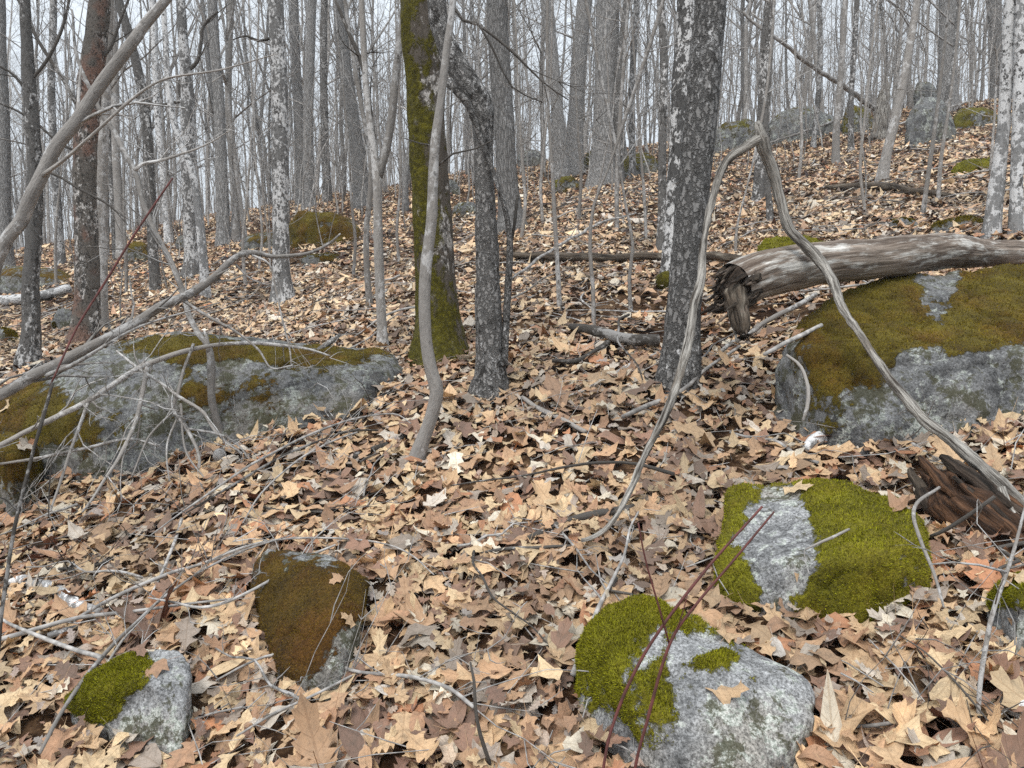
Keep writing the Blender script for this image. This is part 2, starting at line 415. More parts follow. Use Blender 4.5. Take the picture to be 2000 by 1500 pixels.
def leaf_mat(name, per_object):
    m = M(name, 0.62, 0.3)
    if per_object:
        c = m.n('ShaderNodeObjectInfo').outputs['Color']
    else:
        c = m.attr('lc', 'Color')
    t = m.attr('lt')
    sx = m.n('ShaderNodeSeparateXYZ', {0: t})
    aw = m.math('ABSOLUTE', sx.outputs[1]); u = sx.outputs[0]; r = sx.outputs[2]
    if per_object: r = m.math('MULTIPLY', m.rnd(), 9.0)
    vec = m.n('ShaderNodeCombineXYZ', {0: u, 1: sx.outputs[1], 2: r}).outputs[0]
    bl = m.noise(vec, 5, 6, 0.75)
    sp = m.step(m.noise(vec, 17, 3, 0.7), 0.60, 0.68)
    c = m.mix(1.0, c, m.gray(bl, [(0.28, 0.45), (0.48, 0.95), (0.72, 1.3)]), 'MULTIPLY')
    c = m.mix(m.math('MULTIPLY', sp, 0.55), c, m.mix(1.0, c, (0.42, 0.34, 0.30, 1), 'MULTIPLY'))
    vein = m.math('SINE', m.math('MULTIPLY', m.math('SUBTRACT', u, m.math('MULTIPLY', aw, 0.75)), 46.0))
    vein = m.step(vein, 0.90, 1.0)
    rib = m.math('SUBTRACT', 1.0, m.step(aw, 0.006, 0.02))
    vv = m.math('MAXIMUM', m.math('MULTIPLY', vein, 0.35), m.math('MULTIPLY', rib, 0.55))
    c = m.mix(vv, c, m.mix(1.0, c, (0.62, 0.52, 0.42, 1), 'MULTIPLY'))
    back = m.n('ShaderNodeNewGeometry').outputs['Backfacing']
    c = m.mix(m.math('MULTIPLY', back, 0.4), c, m.mix(0.5, c, (0.50, 0.43, 0.34, 1)))
    m.color(c)
    tr = m.n('ShaderNodeBsdfTranslucent', {'Color': c})
    mx = m.n('ShaderNodeMixShader', {0: 0.12, 1: m.b.outputs[0], 2: tr.outputs[0]})
    m.nt.links.new(mx.outputs[0], m.nt.nodes['Material Output'].inputs['Surface'])
    m.bump(m.math('ADD', bl, m.math('MULTIPLY', vv, -0.3)), 0.6, 0.008)
    return m.mat
MAT['leaf_stuff'] = leaf_mat('dead_leaf', False)
MAT['leaf_one'] = leaf_mat('dead_leaf_single', True)

m = M('forest_floor', 0.95, 0.1)
co = m.objc()
fl = m.noise(m.mul(co, (1, 1, 1)), 16, 5, 0.75); fl2 = m.noise(co, 4, 3); v = m.vor(co, 9, out='Color')
c = m.ramp(fl, [(0.30, (0.035, 0.022, 0.015, 1)), (0.46, (0.14, 0.085, 0.05, 1)), (0.58, (0.30, 0.20, 0.12, 1)), (0.74, (0.48, 0.36, 0.24, 1))])
c = m.mix(m.step(fl2, 0.4, 0.62), m.mix(1.0, c, (0.35, 0.3, 0.27, 1), 'MULTIPLY'), c)
geo = m.n('ShaderNodeNewGeometry')
dist = m.n('ShaderNodeVectorMath', {0: geo.outputs['Position']}, operation='LENGTH').outputs['Value']
c = m.mix(m.step(dist, 24, 38), m.mix(1.0, c, (0.42, 0.38, 0.35, 1), 'MULTIPLY'), c)   # bare humus close by, leaf cover where the single leaves are no longer laid
m.color(c); m.bump(m.noise(co, 40, 4, 0.7), 1.0, 0.02); MAT['floor'] = m.mat

# ------------------------------------------------------------------ the forest floor: one sheet to beyond the ridge
def axis(n, lim, p): 
    t = np.linspace(-1, 1, n); return np.sign(t) * np.abs(t) ** p * lim
gx = axis(201, 320, 2.6); gy = np.concatenate([-np.linspace(0, 1, 40)[:0:-1] ** 2 * 60, np.linspace(0, 1, 190) ** 2.2 * 420])
GX, GY = np.meshgrid(gx, gy)
GZ = G(GX, GY)
nx, ny = len(gx), len(gy)
i = np.arange(ny - 1)[:, None] * nx; j = np.arange(nx - 1)[None, :]
floor = obj('forest_floor', raw_mesh('forest_floor', np.stack([GX, GY, GZ], -1).reshape(-1, 3), np.stack([i + j, i + j + 1, i + nx + j + 1, i + nx + j], -1).reshape(-1, 4), []), MAT['floor'])
tag(floor, 'leaf covered forest floor climbing to a wooded ridge', None, None, 'structure')

# ------------------------------------------------------------------ boulders
TOPS = []
FOOT = []          # footprints: no leaf lies inside a stone
def convex2d(p):
    p = sorted(map(tuple, p)); lo, up = [], []
    for q in p:
        while len(lo) > 1 and (lo[-1][0] - lo[-2][0]) * (q[1] - lo[-2][1]) - (lo[-1][1] - lo[-2][1]) * (q[0] - lo[-2][0]) <= 0: lo.pop()
        lo.append(q)
    for q in reversed(p):
        while len(up) > 1 and (up[-1][0] - up[-2][0]) * (q[1] - up[-2][1]) - (up[-1][1] - up[-2][1]) * (q[0] - up[-2][0]) <= 0: up.pop()
        up.append(q)
    return np.array(lo[:-1] + up[:-1])
def inside(poly, X, Y, shrink=0.93):
    c = poly.mean(0); q = c + (poly - c) * shrink
    ok = np.ones(len(X), bool)
    for k in range(len(q)):
        a, b = q[k], q[(k + 1) % len(q)]
        ok &= (b[0] - a[0]) * (Y - a[1]) - (b[1] - a[1]) * (X - a[0]) > 0
    return ok

def stone_mesh(pts, voxel, smooth=3):
    bm = bmesh.new()
    for p in pts: bm.verts.new(p)
    r = bmesh.ops.convex_hull(bm, input=bm.verts)
    bmesh.ops.delete(bm, geom=[e for e in set(r['geom_interior']) | set(r['geom_unused']) if isinstance(e, bmesh.types.BMVert)], context='VERTS')
    me = bpy.data.meshes.new('hull'); bm.to_mesh(me); bm.free()
    o = bpy.data.objects.new('hull', me); COL.objects.link(o)
    md = o.modifiers.new('r', 'REMESH'); md.mode = 'VOXEL'; md.voxel_size = voxel
    if smooth:
        ms = o.modifiers.new('s', 'SMOOTH'); ms.iterations = smooth; ms.factor = 0.5
    bpy.context.view_layer.update()
    dg = bpy.context.evaluated_depsgraph_get()
    em = o.evaluated_get(dg).to_mesh()
    n = len(em.vertices); v = np.zeros(n * 3, np.float32); em.vertices.foreach_get('co', v)
    nn = np.zeros(n * 3, np.float32); em.vertex_normals.foreach_get('vector', nn)
    em.calc_loop_triangles(); tr = np.zeros(len(em.loop_triangles) * 3, np.int32); em.loop_triangles.foreach_get('vertices', tr)
    o.evaluated_get(dg).to_mesh_clear()
    bpy.data.objects.remove(o); bpy.data.meshes.remove(me)
    return v.reshape(-1, 3).astype(float), nn.reshape(-1, 3).astype(float), tr.reshape(-1, 3)

def normals_of(v, t):
    fn = np.cross(v[t[:, 1]] - v[t[:, 0]], v[t[:, 2]] - v[t[:, 0]])
    out = np.zeros_like(v)
    for k in range(3): np.add.at(out, t[:, k], fn)
    return out / (np.linalg.norm(out, axis=1)[:, None] + 1e-12), fn

def boulder(name, label, pts, style='olive', moss=(), base=-0.6, up=0.0, voxel=0.03, rough=0.03, smooth=3, tufts=4000, tuft_len=0.012, group=None, seed=1.0, sink=0.15, back=0.0, cushion=0.012):
    W = []
    for px, py, y in pts:
        p = hit(px, py) if y < 1.5 else P(px, py, y)
        if y < 1.5: p = np.array([0, 0, CAM_H]) + (p - np.array([0, 0, CAM_H])) * y
        W.append(p)
        gz = float(G(p[0], p[1])); W.append(np.array([p[0], p[1], min(p[2], gz) - sink]))
        if back: 
            b = p * np.array([1 + back / max(p[1], 1), 1, 1]) + np.array([0, back, 0]); gz = float(G(b[0], b[1]))
            W.append(np.array([b[0], b[1], gz - sink])); W.append(np.array([b[0], b[1] - back * 0.4, gz + max(0, p[2] - gz) * 0.55]))
    W = np.array(W)
    FOOT.append(convex2d(W[:, :2]))
    v, n, t = stone_mesh([tuple(w) for w in W], voxel, smooth)
    size = float(np.ptp(v[:, 0]))
    d = fbm(v * (2.2 / max(size, 0.3)) + seed * 9.7, 4, 0.55) * rough * 1.6 + fbm(v * 9 + seed * 3.1, 3) * rough * 0.45 + fbm(v * 38, 2) * rough * 0.09
    ch = fbm(v * 4.2 + 40 + seed, 3); d += -np.exp(-(ch / 0.05) ** 2) * rough * 0.5        # shallow cracks
    v = v + n * d[:, None]
    n, fn = normals_of(v, t)
    px, py, dep = pix(v)
    a = base + 0.12 + up * n[:, 2] + 0.45 * fbm(v * 3.1 + seed * 5, 4) + 0.8 * fbm(v * 9 + seed, 5, 0.75) + 0.35 * fbm(v * 42 + seed, 2)
    for e in moss:                                  # where moss grows (or, negative, where the stone is bare)
        x, y, rx, ry, w = e
        dd = np.hypot((px - x) / rx, (py - y) / ry) + 0.25 * fbm(v * 7 + 3, 3)
        a = a + 0.8 * w * np.clip((1.5 - dd) / 1.1, 0, 1) * np.where(n[:, 1] < 0.5, 1, 0.3)
    ms = np.clip(a, 0, 1)
    v = v + n * (np.clip((ms - 0.3) / 0.5, 0, 1) * cushion * (1 + 0.8 * fbm(v * 16, 3)))[:, None]
    if W[:, 1].min() < 5:
        c_ = np.where((n[:, 2] > 0.6) & (n[:, 1] < 0.3) & (px > 0) & (px < 2000))[0]
        if len(c_): c_ = rng.choice(c_, 2); TOPS.append((v[c_], n[c_]))
    org = np.array([W[:, 0].mean(), W[:, 1].mean(), 0.0]); org[2] = float(G(org[0], org[1]))
    o = obj(name, raw_mesh(name, v - org, [], t, {'moss': ms}), ROCKS[style], None, org)
    tag(o, label, 'boulder', group)
    if tufts:
        tufts = int(tufts * 1.4)
        fa = np.linalg.norm(fn, axis=1); fm = ms[t].mean(1); vis = fn[:, 1] < 0.7 * fa
        w = fa * np.clip((fm - 0.36) * 3, 0, 1) * vis
        if w.sum() > 0:
            k = rng.choice(len(t), tufts, p=w / w.sum()); b = rng.dirichlet((1, 1, 1), tufts)
            p = (v[t[k]] * b[:, :, None]).sum(1); nn = n[t[k, 0]]
            dr = nn + rng.normal(0, 0.5, (tufts, 3)) + np.array([0, 0, 0.25]); dr /= np.linalg.norm(dr, axis=1)[:, None]
            sd_ = np.cross(dr, rng.normal(0, 1, (tufts, 3))); sd_ /= np.linalg.norm(sd_, axis=1)[:, None]
            L = 0.7 * tuft_len * rng.uniform(0.5, 1.3, tufts)[:, None]
            tv = np.stack([p - sd_ * L * 0.22 - nn * 0.002, p + sd_ * L * 0.22 - nn * 0.002, p + dr * L], 1).reshape(-1, 3)
            mo = obj('moss', raw_mesh('moss', tv - org, [], np.arange(3 * tufts).reshape(-1, 3), None, False), MOSSM[style], o)
            mo['kind'] = 'stuff'
    return o

boulder('large_boulder', 'large granite boulder with olive moss on top and the fallen log across it',
        [(1530, 690, 3.45), (1565, 705, 3.30), (1640, 800, 3.12), (1720, 830, 3.05), (1830, 860, 3.0), (2000, 880, 2.98), (2250, 900, 3.0),
         (1600, 602, 3.72), (1660, 573, 3.85), (1720, 550, 3.98), (1850, 530, 4.10), (1960, 522, 4.12), (2080, 530, 4.1), (2300, 560, 4.1),
         (1590, 690, 3.25), (1700, 690, 3.17), (1830, 700, 3.10), (1960, 690, 3.08), (2150, 680, 3.08)],
        'olive', [(1690, 610, 130, 75, 1.5), (1640, 690, 80, 60, 1.1), (1720, 640, 100, 60, 1.1), (1930, 580, 130, 75, 1.6), (1890, 660, 110, 55, 1.3), (2000, 560, 90, 60, 1.4), (1650, 760, 100, 80, 1.0), (1800, 690, 70, 40, 0.5),
                  (1835, 590, 40, 70, -1.6), (1800, 680, 40, 60, -0.9), (1800, 760, 120, 60, -0.5), (1960, 740, 120, 70, -1.2)],
        base=-0.26, up=0.1, voxel=0.025, rough=0.05, smooth=4, tufts=16000, back=0.35, seed=2.0)
boulder('mossy_boulder', 'low boulder with bright green moss cushion and one bare pale grey patch',
        [(1408, 1165, 0.99), (1520, 1205, 0.985), (1650, 1203, 0.985), (1735, 1180, 0.985), (1815, 1135, 0.97),
         (1404, 1090, 0.93), (1425, 1000, 0.91), (1435, 955, 0.93), (1530, 946, 0.92), (1650, 952, 0.91), (1755, 975, 0.92), (1803, 1015, 0.92),
         (1560, 1100, 0.885), (1690, 1095, 0.885), (1500, 1010, 0.90), (1660, 1000, 0.88), (1780, 1060, 0.90)],
        'bright', [(1690, 1060, 150, 150, 1.6), (1650, 980, 130, 50, 1.3), (1450, 980, 60, 45, 1.2), (1440, 1060, 45, 50, 0.9), (1450, 1145, 75, 45, 1.5), (1660, 1170, 110, 40, 1.2),
                   (1520, 1060, 65, 85, -1.9), (1545, 1000, 45, 50, -1.0), (1520, 1150, 50, 40, -0.8)],
        base=-0.1, voxel=0.013, rough=0.018, smooth=5, tufts=22000, tuft_len=0.011, seed=3.0, cushion=0.016)
boulder('pale_boulder', 'rounded pale granite boulder with a green moss cap behind the red forked stem',
        [(1122, 1290, 2.0), (1130, 1350, 1.92), (1180, 1440, 1.78), (1260, 1510, 1.66), (1340, 1560, 1.58), (1480, 1530, 1.58), (1500, 1490, 1.62), (1588, 1395, 1.74), (1590, 1335, 1.84),
         (1140, 1215, 2.05), (1185, 1180, 2.08), (1262, 1166, 2.10), (1330, 1190, 2.08), (1400, 1240, 2.04), (1500, 1290, 1.96), (1570, 1322, 1.88),
         (1210, 1300, 1.83), (1330, 1270, 1.85), (1450, 1340, 1.76), (1300, 1430, 1.66), (1420, 1450, 1.64)],
        'bright', [(1180, 1220, 75, 75, 1.5), (1250, 1185, 90, 40, 1.4), (1370, 1225, 80, 26, 1.1), (1440, 1265, 60, 22, 0.9), (1390, 1300, 45, 26, 1.0), (1480, 1330, 28, 24, 0.9), (1260, 1370, 95, 90, 0.95), (1160, 1310, 55, 90, 0.9),
                   (1480, 1400, 120, 90, -0.8), (1380, 1260, 60, 18, -0.3)],
        base=-0.30, voxel=0.011, rough=0.016, smooth=6, tufts=16000, tuft_len=0.010, seed=4.0, back=0.02)
boulder('flat_boulder', 'flat half-buried stone under brown moss with a pale lichen ridge, thin twigs across it',
        [(484, 1108, 0.945), (518, 1070, 0.93), (640, 1078, 0.915), (722, 1128, 0.94), (710, 1210, 0.925), (655, 1315, 0.95), (550, 1295, 0.955), (500, 1185, 0.955), (650, 1120, 0.885), (655, 1200, 0.89), (600, 1325, 0.96)],
        'brown', [(570, 1150, 110, 90, 1.2), (590, 1240, 65, 80, 1.2), (690, 1150, 45, 60, 1.0), (645, 1110, 20, 40, -0.5), (665, 1220, 18, 90, -0.5)],
        base=-0.03, voxel=0.013, rough=0.02, smooth=3, tufts=9000, tuft_len=0.008, seed=5.0, cushion=0.008)
boulder('wedge_stone', 'small wedge-shaped grey stone, one side green moss, among leaves beside pale sticks',
        [(132, 1370, 0.965), (140, 1395, 0.985), (250, 1272, 0.93), (350, 1266, 0.905), (370, 1300, 0.91), (360, 1455, 0.965), (300, 1482, 0.985), (210, 1402, 0.975), (300, 1330, 0.90), (180, 1325, 0.95)],
        'bright', [(250, 1310, 75, 45, 1.4), (185, 1355, 75, 45, 1.4), (215, 1390, 40, 22, 0.7), (340, 1300, 28, 40, -0.9), (310, 1410, 80, 60, -0.9)],
        base=-0.2, voxel=0.011, rough=0.014, smooth=3, tufts=10000, tuft_len=0.009, seed=6.0)
boulder('long_boulder', 'long low grey boulder with moss and lichen behind dead branches',
        [(-70, 865, 4.25), (-20, 898, 4.08), (90, 902, 3.95), (160, 922, 3.88), (285, 922, 3.78), (335, 880, 3.95), (500, 818, 4.15), (600, 806, 4.06), (700, 796, 4.05), (782, 730, 4.55),
         (-40, 815, 4.4), (80, 746, 4.4), (150, 702, 4.5), (220, 672, 4.58), (330, 657, 4.65), (430, 659, 4.68), (620, 681, 4.72), (762, 690, 4.78),
         (120, 772, 4.05), (260, 702, 4.12), (420, 706, 4.22), (600, 708, 4.22), (725, 722, 4.30), (40, 850, 4.0), (270, 820, 3.86)],
        'grey', [(40, 790, 90, 60, 1.4), (110, 850, 80, 60, 0.9), (250, 850, 100, 50, 0.7), (340, 680, 100, 24, 1.4), (480, 690, 130, 20, 1.2), (650, 695, 120, 18, 1.0), (470, 780, 80, 45, 0.7), (560, 760, 60, 60, 0.55), (370, 740, 30, 60, 0.5),
                 (230, 740, 90, 45, -0.9), (310, 860, 40, 40, -0.8), (460, 720, 60, 20, -0.5)],
        base=-0.30, up=0.12, voxel=0.025, rough=0.04, smooth=2, tufts=12000, back=0.15, seed=7.0)
boulder('corner_boulder', 'dark mossy stone sticking out beside the long low boulder',
        [(-80, 930, 0.98), (40, 948, 0.98), (78, 905, 0.96), (65, 860, 3.75), (10, 846, 3.75), (-60, 850, 3.8), (20, 890, 3.5)],
        'olive', [(20, 890, 90, 60, 1.0)], base=0.1, voxel=0.02, rough=0.02, tufts=3000, seed=8.0)
boulder('edge_boulder', 'green mossy stone beside the rotten log and a pale sapling',
        [(1925, 1175, 0.97), (1940, 1225, 0.985), (2000, 1240, 0.985), (2120, 1240, 0.985), (1950, 1135, 0.92), (2010, 1115, 0.90), (2100, 1130, 0.9), (1990, 1170, 0.88)],
        'bright', [(1985, 1160, 80, 40, 1.2), (1980, 1215, 60, 20, -0.8)], base=0.0, voxel=0.013, rough=0.014, tufts=5000, tuft_len=0.009, seed=9.0)

def small_stone(name, label, x0, x1, top, bot, style, moss, k=0.55, group=None, seed=1.0, y=None, flat=0.75):
    """a stone standing on the slope: its foot at the bottom pixel row"""
    xm = (x0 + x1) / 2; Y = y or hit(xm, bot)[1]
    w = (x1 - x0) / FPX * Y; dp = w * k
    r = random.Random(seed * 13)
    pts = []
    for f, h in ((0.0, 0.55), (0.12, 0.85), (0.33, 1.0), (0.62, 0.97), (0.85, 0.8), (1.0, 0.45)):
        h = min(1, h + r.uniform(-0.08, 0.08))
        pts.append((x0 + f * (x1 - x0), bot + (top - bot) * h, Y + dp * 0.45))
    for f, h in ((0.06, 0.2), (0.25, flat * 0.8), (0.55, flat), (0.8, flat * 0.7), (0.95, 0.15)):
        pts.append((x0 + f * (x1 - x0), bot + (top - bot) * h, Y + r.uniform(0, 0.06) * w))
    for f in (0.05, 0.3, 0.7, 0.96): pts.append((x0 + f * (x1 - x0), bot, Y - 0.02 * w))
    far = Y > 7
    return boulder(name, label, pts, style, [(xm, (top + bot) / 2, (x1 - x0), (bot - top), 0.0)], base=moss, up=0.55, voxel=max(0.02, w / 30), rough=0.05 * w ** 0.6 * 0.8, smooth=2, tufts=0 if Y > 12 else 3000,
                   tuft_len=0.02, group=group, seed=seed, back=dp * 0.8, cushion=0.01)

small_stone('mossy_mound', 'rounded boulder wholly covered in dark olive moss beside a white-speckled trunk', 566, 703, 408, 478, 'olive', 0.6, seed=11)
small_stone('flat_rock', 'low flat rock with a patch of moss below the mossy mound', 590, 668, 494, 520, 'grey', 0.05, seed=12)
small_stone('low_rock', 'long low mossy rock behind the trunk with a white birch log before it', -60, 145, 520, 572, 'olive', 0.05, seed=13)
small_stone('round_rock', 'small round dark grey rock between two speckled trunks', 102, 152, 600, 645, 'grey', -0.3, seed=14)
small_stone('grey_rock', 'grey ledge rock peeping out beside the dark olive mossy mound', 470, 575, 452, 486, 'grey', -0.1, seed=15)
small_stone('moss_hump', 'yellow-green mossy hump showing behind the barkless fallen log', 1475, 1625, 458, 520, 'bright', 0.5, seed=16)
small_stone('ledge_boulder', 'broad grey ledge with a mossy top on the upper slope', 1498, 1640, 206, 276, 'far', -0.35, seed=17)
small_stone('ledge_block', 'dark block with a thick green moss top beside the broad grey ledge', 1645, 1708, 205, 262, 'far', 0.25, seed=18)
small_stone('tall_boulder', 'tall grey boulder beside the weathered broken snag', 1768, 1862, 188, 282, 'far', -0.45, seed=19)
small_stone('top_rock', 'dark rock perched above the tall grey boulder', 1785, 1832, 158, 200, 'far', -0.1, seed=20, y=23)
small_stone('green_ledge', 'moss-covered ledge between the tall grey boulder and a leaning white tree', 1862, 1955, 208, 250, 'far', 0.25, seed=21)
small_stone('sloping_rock', 'sloping grey rock low behind the arched dead branch', 1395, 1500, 232, 292, 'far', -0.1, seed=22)
small_stone('slope_rock', 'green-topped dark rock on the ridge beside the great furrowed trunk', 1215, 1288, 296, 345, 'far', 0.05, seed=23)
small_stone('ridge_rock', 'dark grey rock on the ridge among crowded slim stems', 1012, 1062, 290, 325, 'far', -0.2, seed=24)
small_stone('ridge_stone', 'yellow-mossed rock at the foot of the great furrowed trunk', 1140, 1172, 290, 330, 'far', 0.3, seed=25)
small_stone('hollow_rock', 'pale grey rock behind the moss-covered trunk', 868, 898, 350, 382, 'grey', -0.3, seed=26)
small_stone('leaf_rock', 'low mossy rock in the leaves beyond the bent trunk', 886, 935, 392, 422, 'far', 0.0, seed=27)
small_stone('slope_hump', 'low mossy hump in the leaves before the great furrowed trunk', 1080, 1135, 344, 374, 'far', 0.2, seed=28)
small_stone('moss_patch', 'bright yellow-green moss mound near the pair of white trunks', 1858, 1942, 315, 338, 'bright', 0.6, seed=29)
small_stone('flat_stone', 'flat grey slab with mossy edge upslope of the barkless log', 1820, 1925, 428, 452, 'grey', 0.0, seed=30)
small_stone('half_buried_rock', 'half-buried grey rock upslope of the barkless log', 1735, 1790, 425, 452, 'grey', -0.2, seed=31)
small_stone('shaded_rock', 'dark moss-flecked rock in the wood beyond the reddish trunk', 245, 292, 472, 512, 'olive', 0.1, seed=32)
small_stone('woodland_rock', 'mossy rock in the wood beside a white-stemmed tree', 345, 388, 455, 486, 'olive', 0.1, seed=33)
small_stone('border_rock', 'small pale rock with moss by the speckled trunk', -30, 38, 640, 672, 'grey', 0.1, seed=34)

# ------------------------------------------------------------------ trees
def grow(mb, p, d, L, r, lev, rg, n=3, up=0.25, kids=(4, 6), wob=0.16, seg=0.3):
    """a bare branch with its own side twigs"""
    k = max(2 if seg > 0.5 else 3, int(L / seg)); pts = [np.array(p, float)]; d = np.array(d, float); d /= np.linalg.norm(d)
    dirs = [d]
    for i in range(k):
        d = d + rg.normal(0, wob, 3) + np.array([0, 0, up / k]); d /= np.linalg.norm(d)
        pts.append(pts[-1] + d * L / k); dirs.append(d)
    mb.tube(pts, np.linspace(r, r * 0.28, k + 1), n, caps=False)
    if lev > 0:
        for _ in range(rg.integers(kids[0], kids[1] + 1)):
            i = int(rg.integers(max(1, k // 4), k + 1))
            ax = rg.normal(0, 1, 3); ax -= dirs[i] * ax.dot(dirs[i]); ax /= np.linalg.norm(ax) + 1e-9
            an = rg.uniform(0.5, 1.0)
            grow(mb, pts[i], dirs[i] * math.cos(an) + ax * math.sin(an), L * rg.uniform(0.3, 0.6), max(r * (1 - 0.7 * i / k) * 0.55, 0.0022), lev - 1, rg, 3, up, kids, wob * 1.15, seg * 0.6)

def crown_on(mb, path, rad, z0, count, rg, lev=2, length=(1.0, 3.2), kids=(3, 5), seg=0.3, n=4):
    """branches up the trunk from the height z0 on"""
    zz = path[:, 2]; ok = np.where(zz > z0)[0]
    if not len(ok): return
    for _ in range(count):
        i = int(ok[min(len(ok) - 1, int(len(ok) * rg.random() ** 0.85))])
        a = rg.uniform(0, math.tau); e = rg.uniform(0.35, 1.0)
        hfrac = (zz[i] - zz[ok[0]]) / max(1e-3, zz[-1] - zz[ok[0]])
        L = rg.uniform(*length) * (1 - 0.55 * hfrac)
        grow(mb, path[i], (math.cos(a) * math.cos(e), math.sin(a) * math.cos(e), math.sin(e)), L, min(rad[i] * 0.5, 0.008 + 0.010 * L), lev, rg, n, 0.35, kids, 0.16, seg)

def traced_tree(name, label, path, bk, Y=None, H=13.0, flare=0.35, n=14, step=0.12, z0=None, branches=12, rough=0.06, disp=0.0, dscale=30, limbs=(), group=None, lobes=0.03, lean=0.0, lev=2, blen=(1.0, 3.0), low=0):
    """a tree whose trunk follows pixels (x, y, width), foot first, at the distance where its foot meets the floor"""
    rg = np.random.default_rng(abs(hash(label)) % 99991 if False else sum(map(ord, label)) * 7 + int(path[0][0]))
    foot = hit(path[0][0], path[0][1]) if Y is None else P(path[0][0], path[0][1], Y)
    Y0 = foot[1]
    gz = float(G(foot[0], foot[1]))
    pts = []
    for i, (px, py, w) in enumerate(path):
        y = Y0 + lean * i / max(1, len(path) - 1)
        p = P(px, py, y); pts.append([*p, 0.5 * w * y / FPX])
    p0 = pts[0]
    pts.insert(0, [p0[0], p0[1], min(gz, p0[2]) - 0.2, p0[3] * 1.05])
    if Y is not None and p0[2] > gz + 0.05: pts.insert(1, [p0[0], p0[1], gz, p0[3] * 1.05])
    a, b = np.array(pts[-2]), np.array(pts[-1])
    if b[2] - gz < H:
        d = (b - a)[:3]; d /= np.linalg.norm(d); d = d * 0.35 + np.array([0, 0, 0.8]); rem = H - (b[2] - gz); r = b[3]; d0 = (b - a)[:3] / np.linalg.norm((b - a)[:3]); cur = b[:3].copy(); gap = float(np.linalg.norm((b - a)[:3])); hh = 0.0
        while hh < rem:
            gap = min(gap * 1.5, 2.5); d0 = d0 * 0.8 + np.array([0, 0, 0.2]) + rg.normal(0, 0.035, 3); d0 /= np.linalg.norm(d0); cur = cur + d0 * gap; hh = cur[2] - b[2]
            pts.append([*cur, max(r * (1 - 0.85 * min(1, hh / rem)), 0.012)])
    q = spline(pts, step)
    hgt = q[:, 2] - gz
    rad = q[:, 3] * (1 + flare * np.exp(-np.maximum(hgt, 0) / (1.5 * q[:, 3] + 0.05)))
    t = thing(name, label, 'tree', (foot[0], foot[1], gz), group)
    org = np.array([foot[0], foot[1], gz])
    mb = MB(); mb.tube(q[:, :3], rad, n, rough, seed=float(path[0][0]) * 0.37, lobes=lobes + 0.0, disp=disp, dscale=dscale)
    obj('trunk', mb.mesh('trunk', offset=org), MAT[bk], t)
    for lb in limbs:
        mb = MB(); w = spline([[*P(x, y, Y0 + (dz[0] if dz else 0)), 0.5 * wd * Y0 / FPX] for x, y, wd, *dz in lb], 0.06)
        mb.tube(w[:, :3], w[:, 3], 7, 0.1, 1.0)
        if len(w) > 8 and lb[0][2] < 12:
            for _ in range(max(3, len(w) // 7)):
                i = int(rg.integers(len(w) // 4, len(w))); d = rg.normal(0, 0.6, 3) + (w[min(i + 1, len(w) - 1), :3] - w[i - 1, :3]) * 8
                grow(mb, w[i, :3], d, rg.uniform(0.15, 0.6), w[i, 3] * 0.5, 1, rg, 3, 0.2, (1, 3), 0.2, 0.12)
        obj('limb', mb.mesh('limb', offset=org), MAT[bk if lb[0][2] > 16 else 'twig_dark'], t)
    if branches:
        mb = MB()
        top = b[2] + 0.3 if z0 is None else gz + z0
        crown_on(mb, q[:, :3], rad, top, int(branches * 0.75), rg, lev, blen, (2, 3), 0.9, 3)
        for _ in range(low):
            i = int(rg.integers(len(q) // 6, max(len(q) // 6 + 1, len(q) * 2 // 3))); a_ = rg.uniform(0, math.tau)
            grow(mb, q[i, :3], (math.cos(a_), math.sin(a_), rg.uniform(0.1, 0.8)), rg.uniform(0.4, 1.3), min(rad[i] * 0.3, 0.009), 2, rg, 3, 0.2, (2, 4), 0.2)
        obj('crown', mb.mesh('crown', offset=org), MAT['twig'], t)
    return t

traced_tree('mossy_tree', 'stout trunk with green moss down one side, a curved grey sapling before it',
            [(858, 702, 84), (855, 640, 74), (850, 560, 72), (845, 450, 71), (838, 350, 71), (832, 250, 70), (828, 150, 73), (823, 50, 77), (821, -40, 78)], 'mossy', H=15, flare=0.55, n=36, step=0.05, rough=0.10, disp=0.006, dscale=34, lobes=0.05)
traced_tree('curved_sapling', 'slim smooth grey sapling with a curved foot in front of the mossy trunk',
            [(813, 905, 25.2), (824, 865, 25.2), (842, 815, 25.2), (853, 765, 26.6), (842, 722, 25.2), (833, 670, 23.8), (829, 600, 23.1), (832, 520, 22.4), (843, 430, 21.7), (846, 350, 20.3), (850, 280, 18.9), (862, 190, 15.4), (872, 100, 14.0), (882, 30, 12.6), (888, -40, 11.9)],
            'smooth', H=7, flare=0.5, n=18, step=0.03, rough=0.10, lobes=0.03, branches=8, blen=(0.5, 1.6),
            limbs=[[(853, 325, 5), (885, 300, 4), (930, 290, 3), (970, 270, 2)], [(850, 285, 4), (820, 280, 3), (790, 270, 2)], [(884, 160, 3), (880, 230, 3), (882, 300, 2)], [(884, 10, 6), (905, 40, 6), (935, 48, 6), (970, 75, 5), (1010, 110, 5), (1060, 160, 3), (1110, 195, 2)], [(935, 48, 4), (965, 100, 4), (1000, 170, 3), (1060, 200, 2)]])
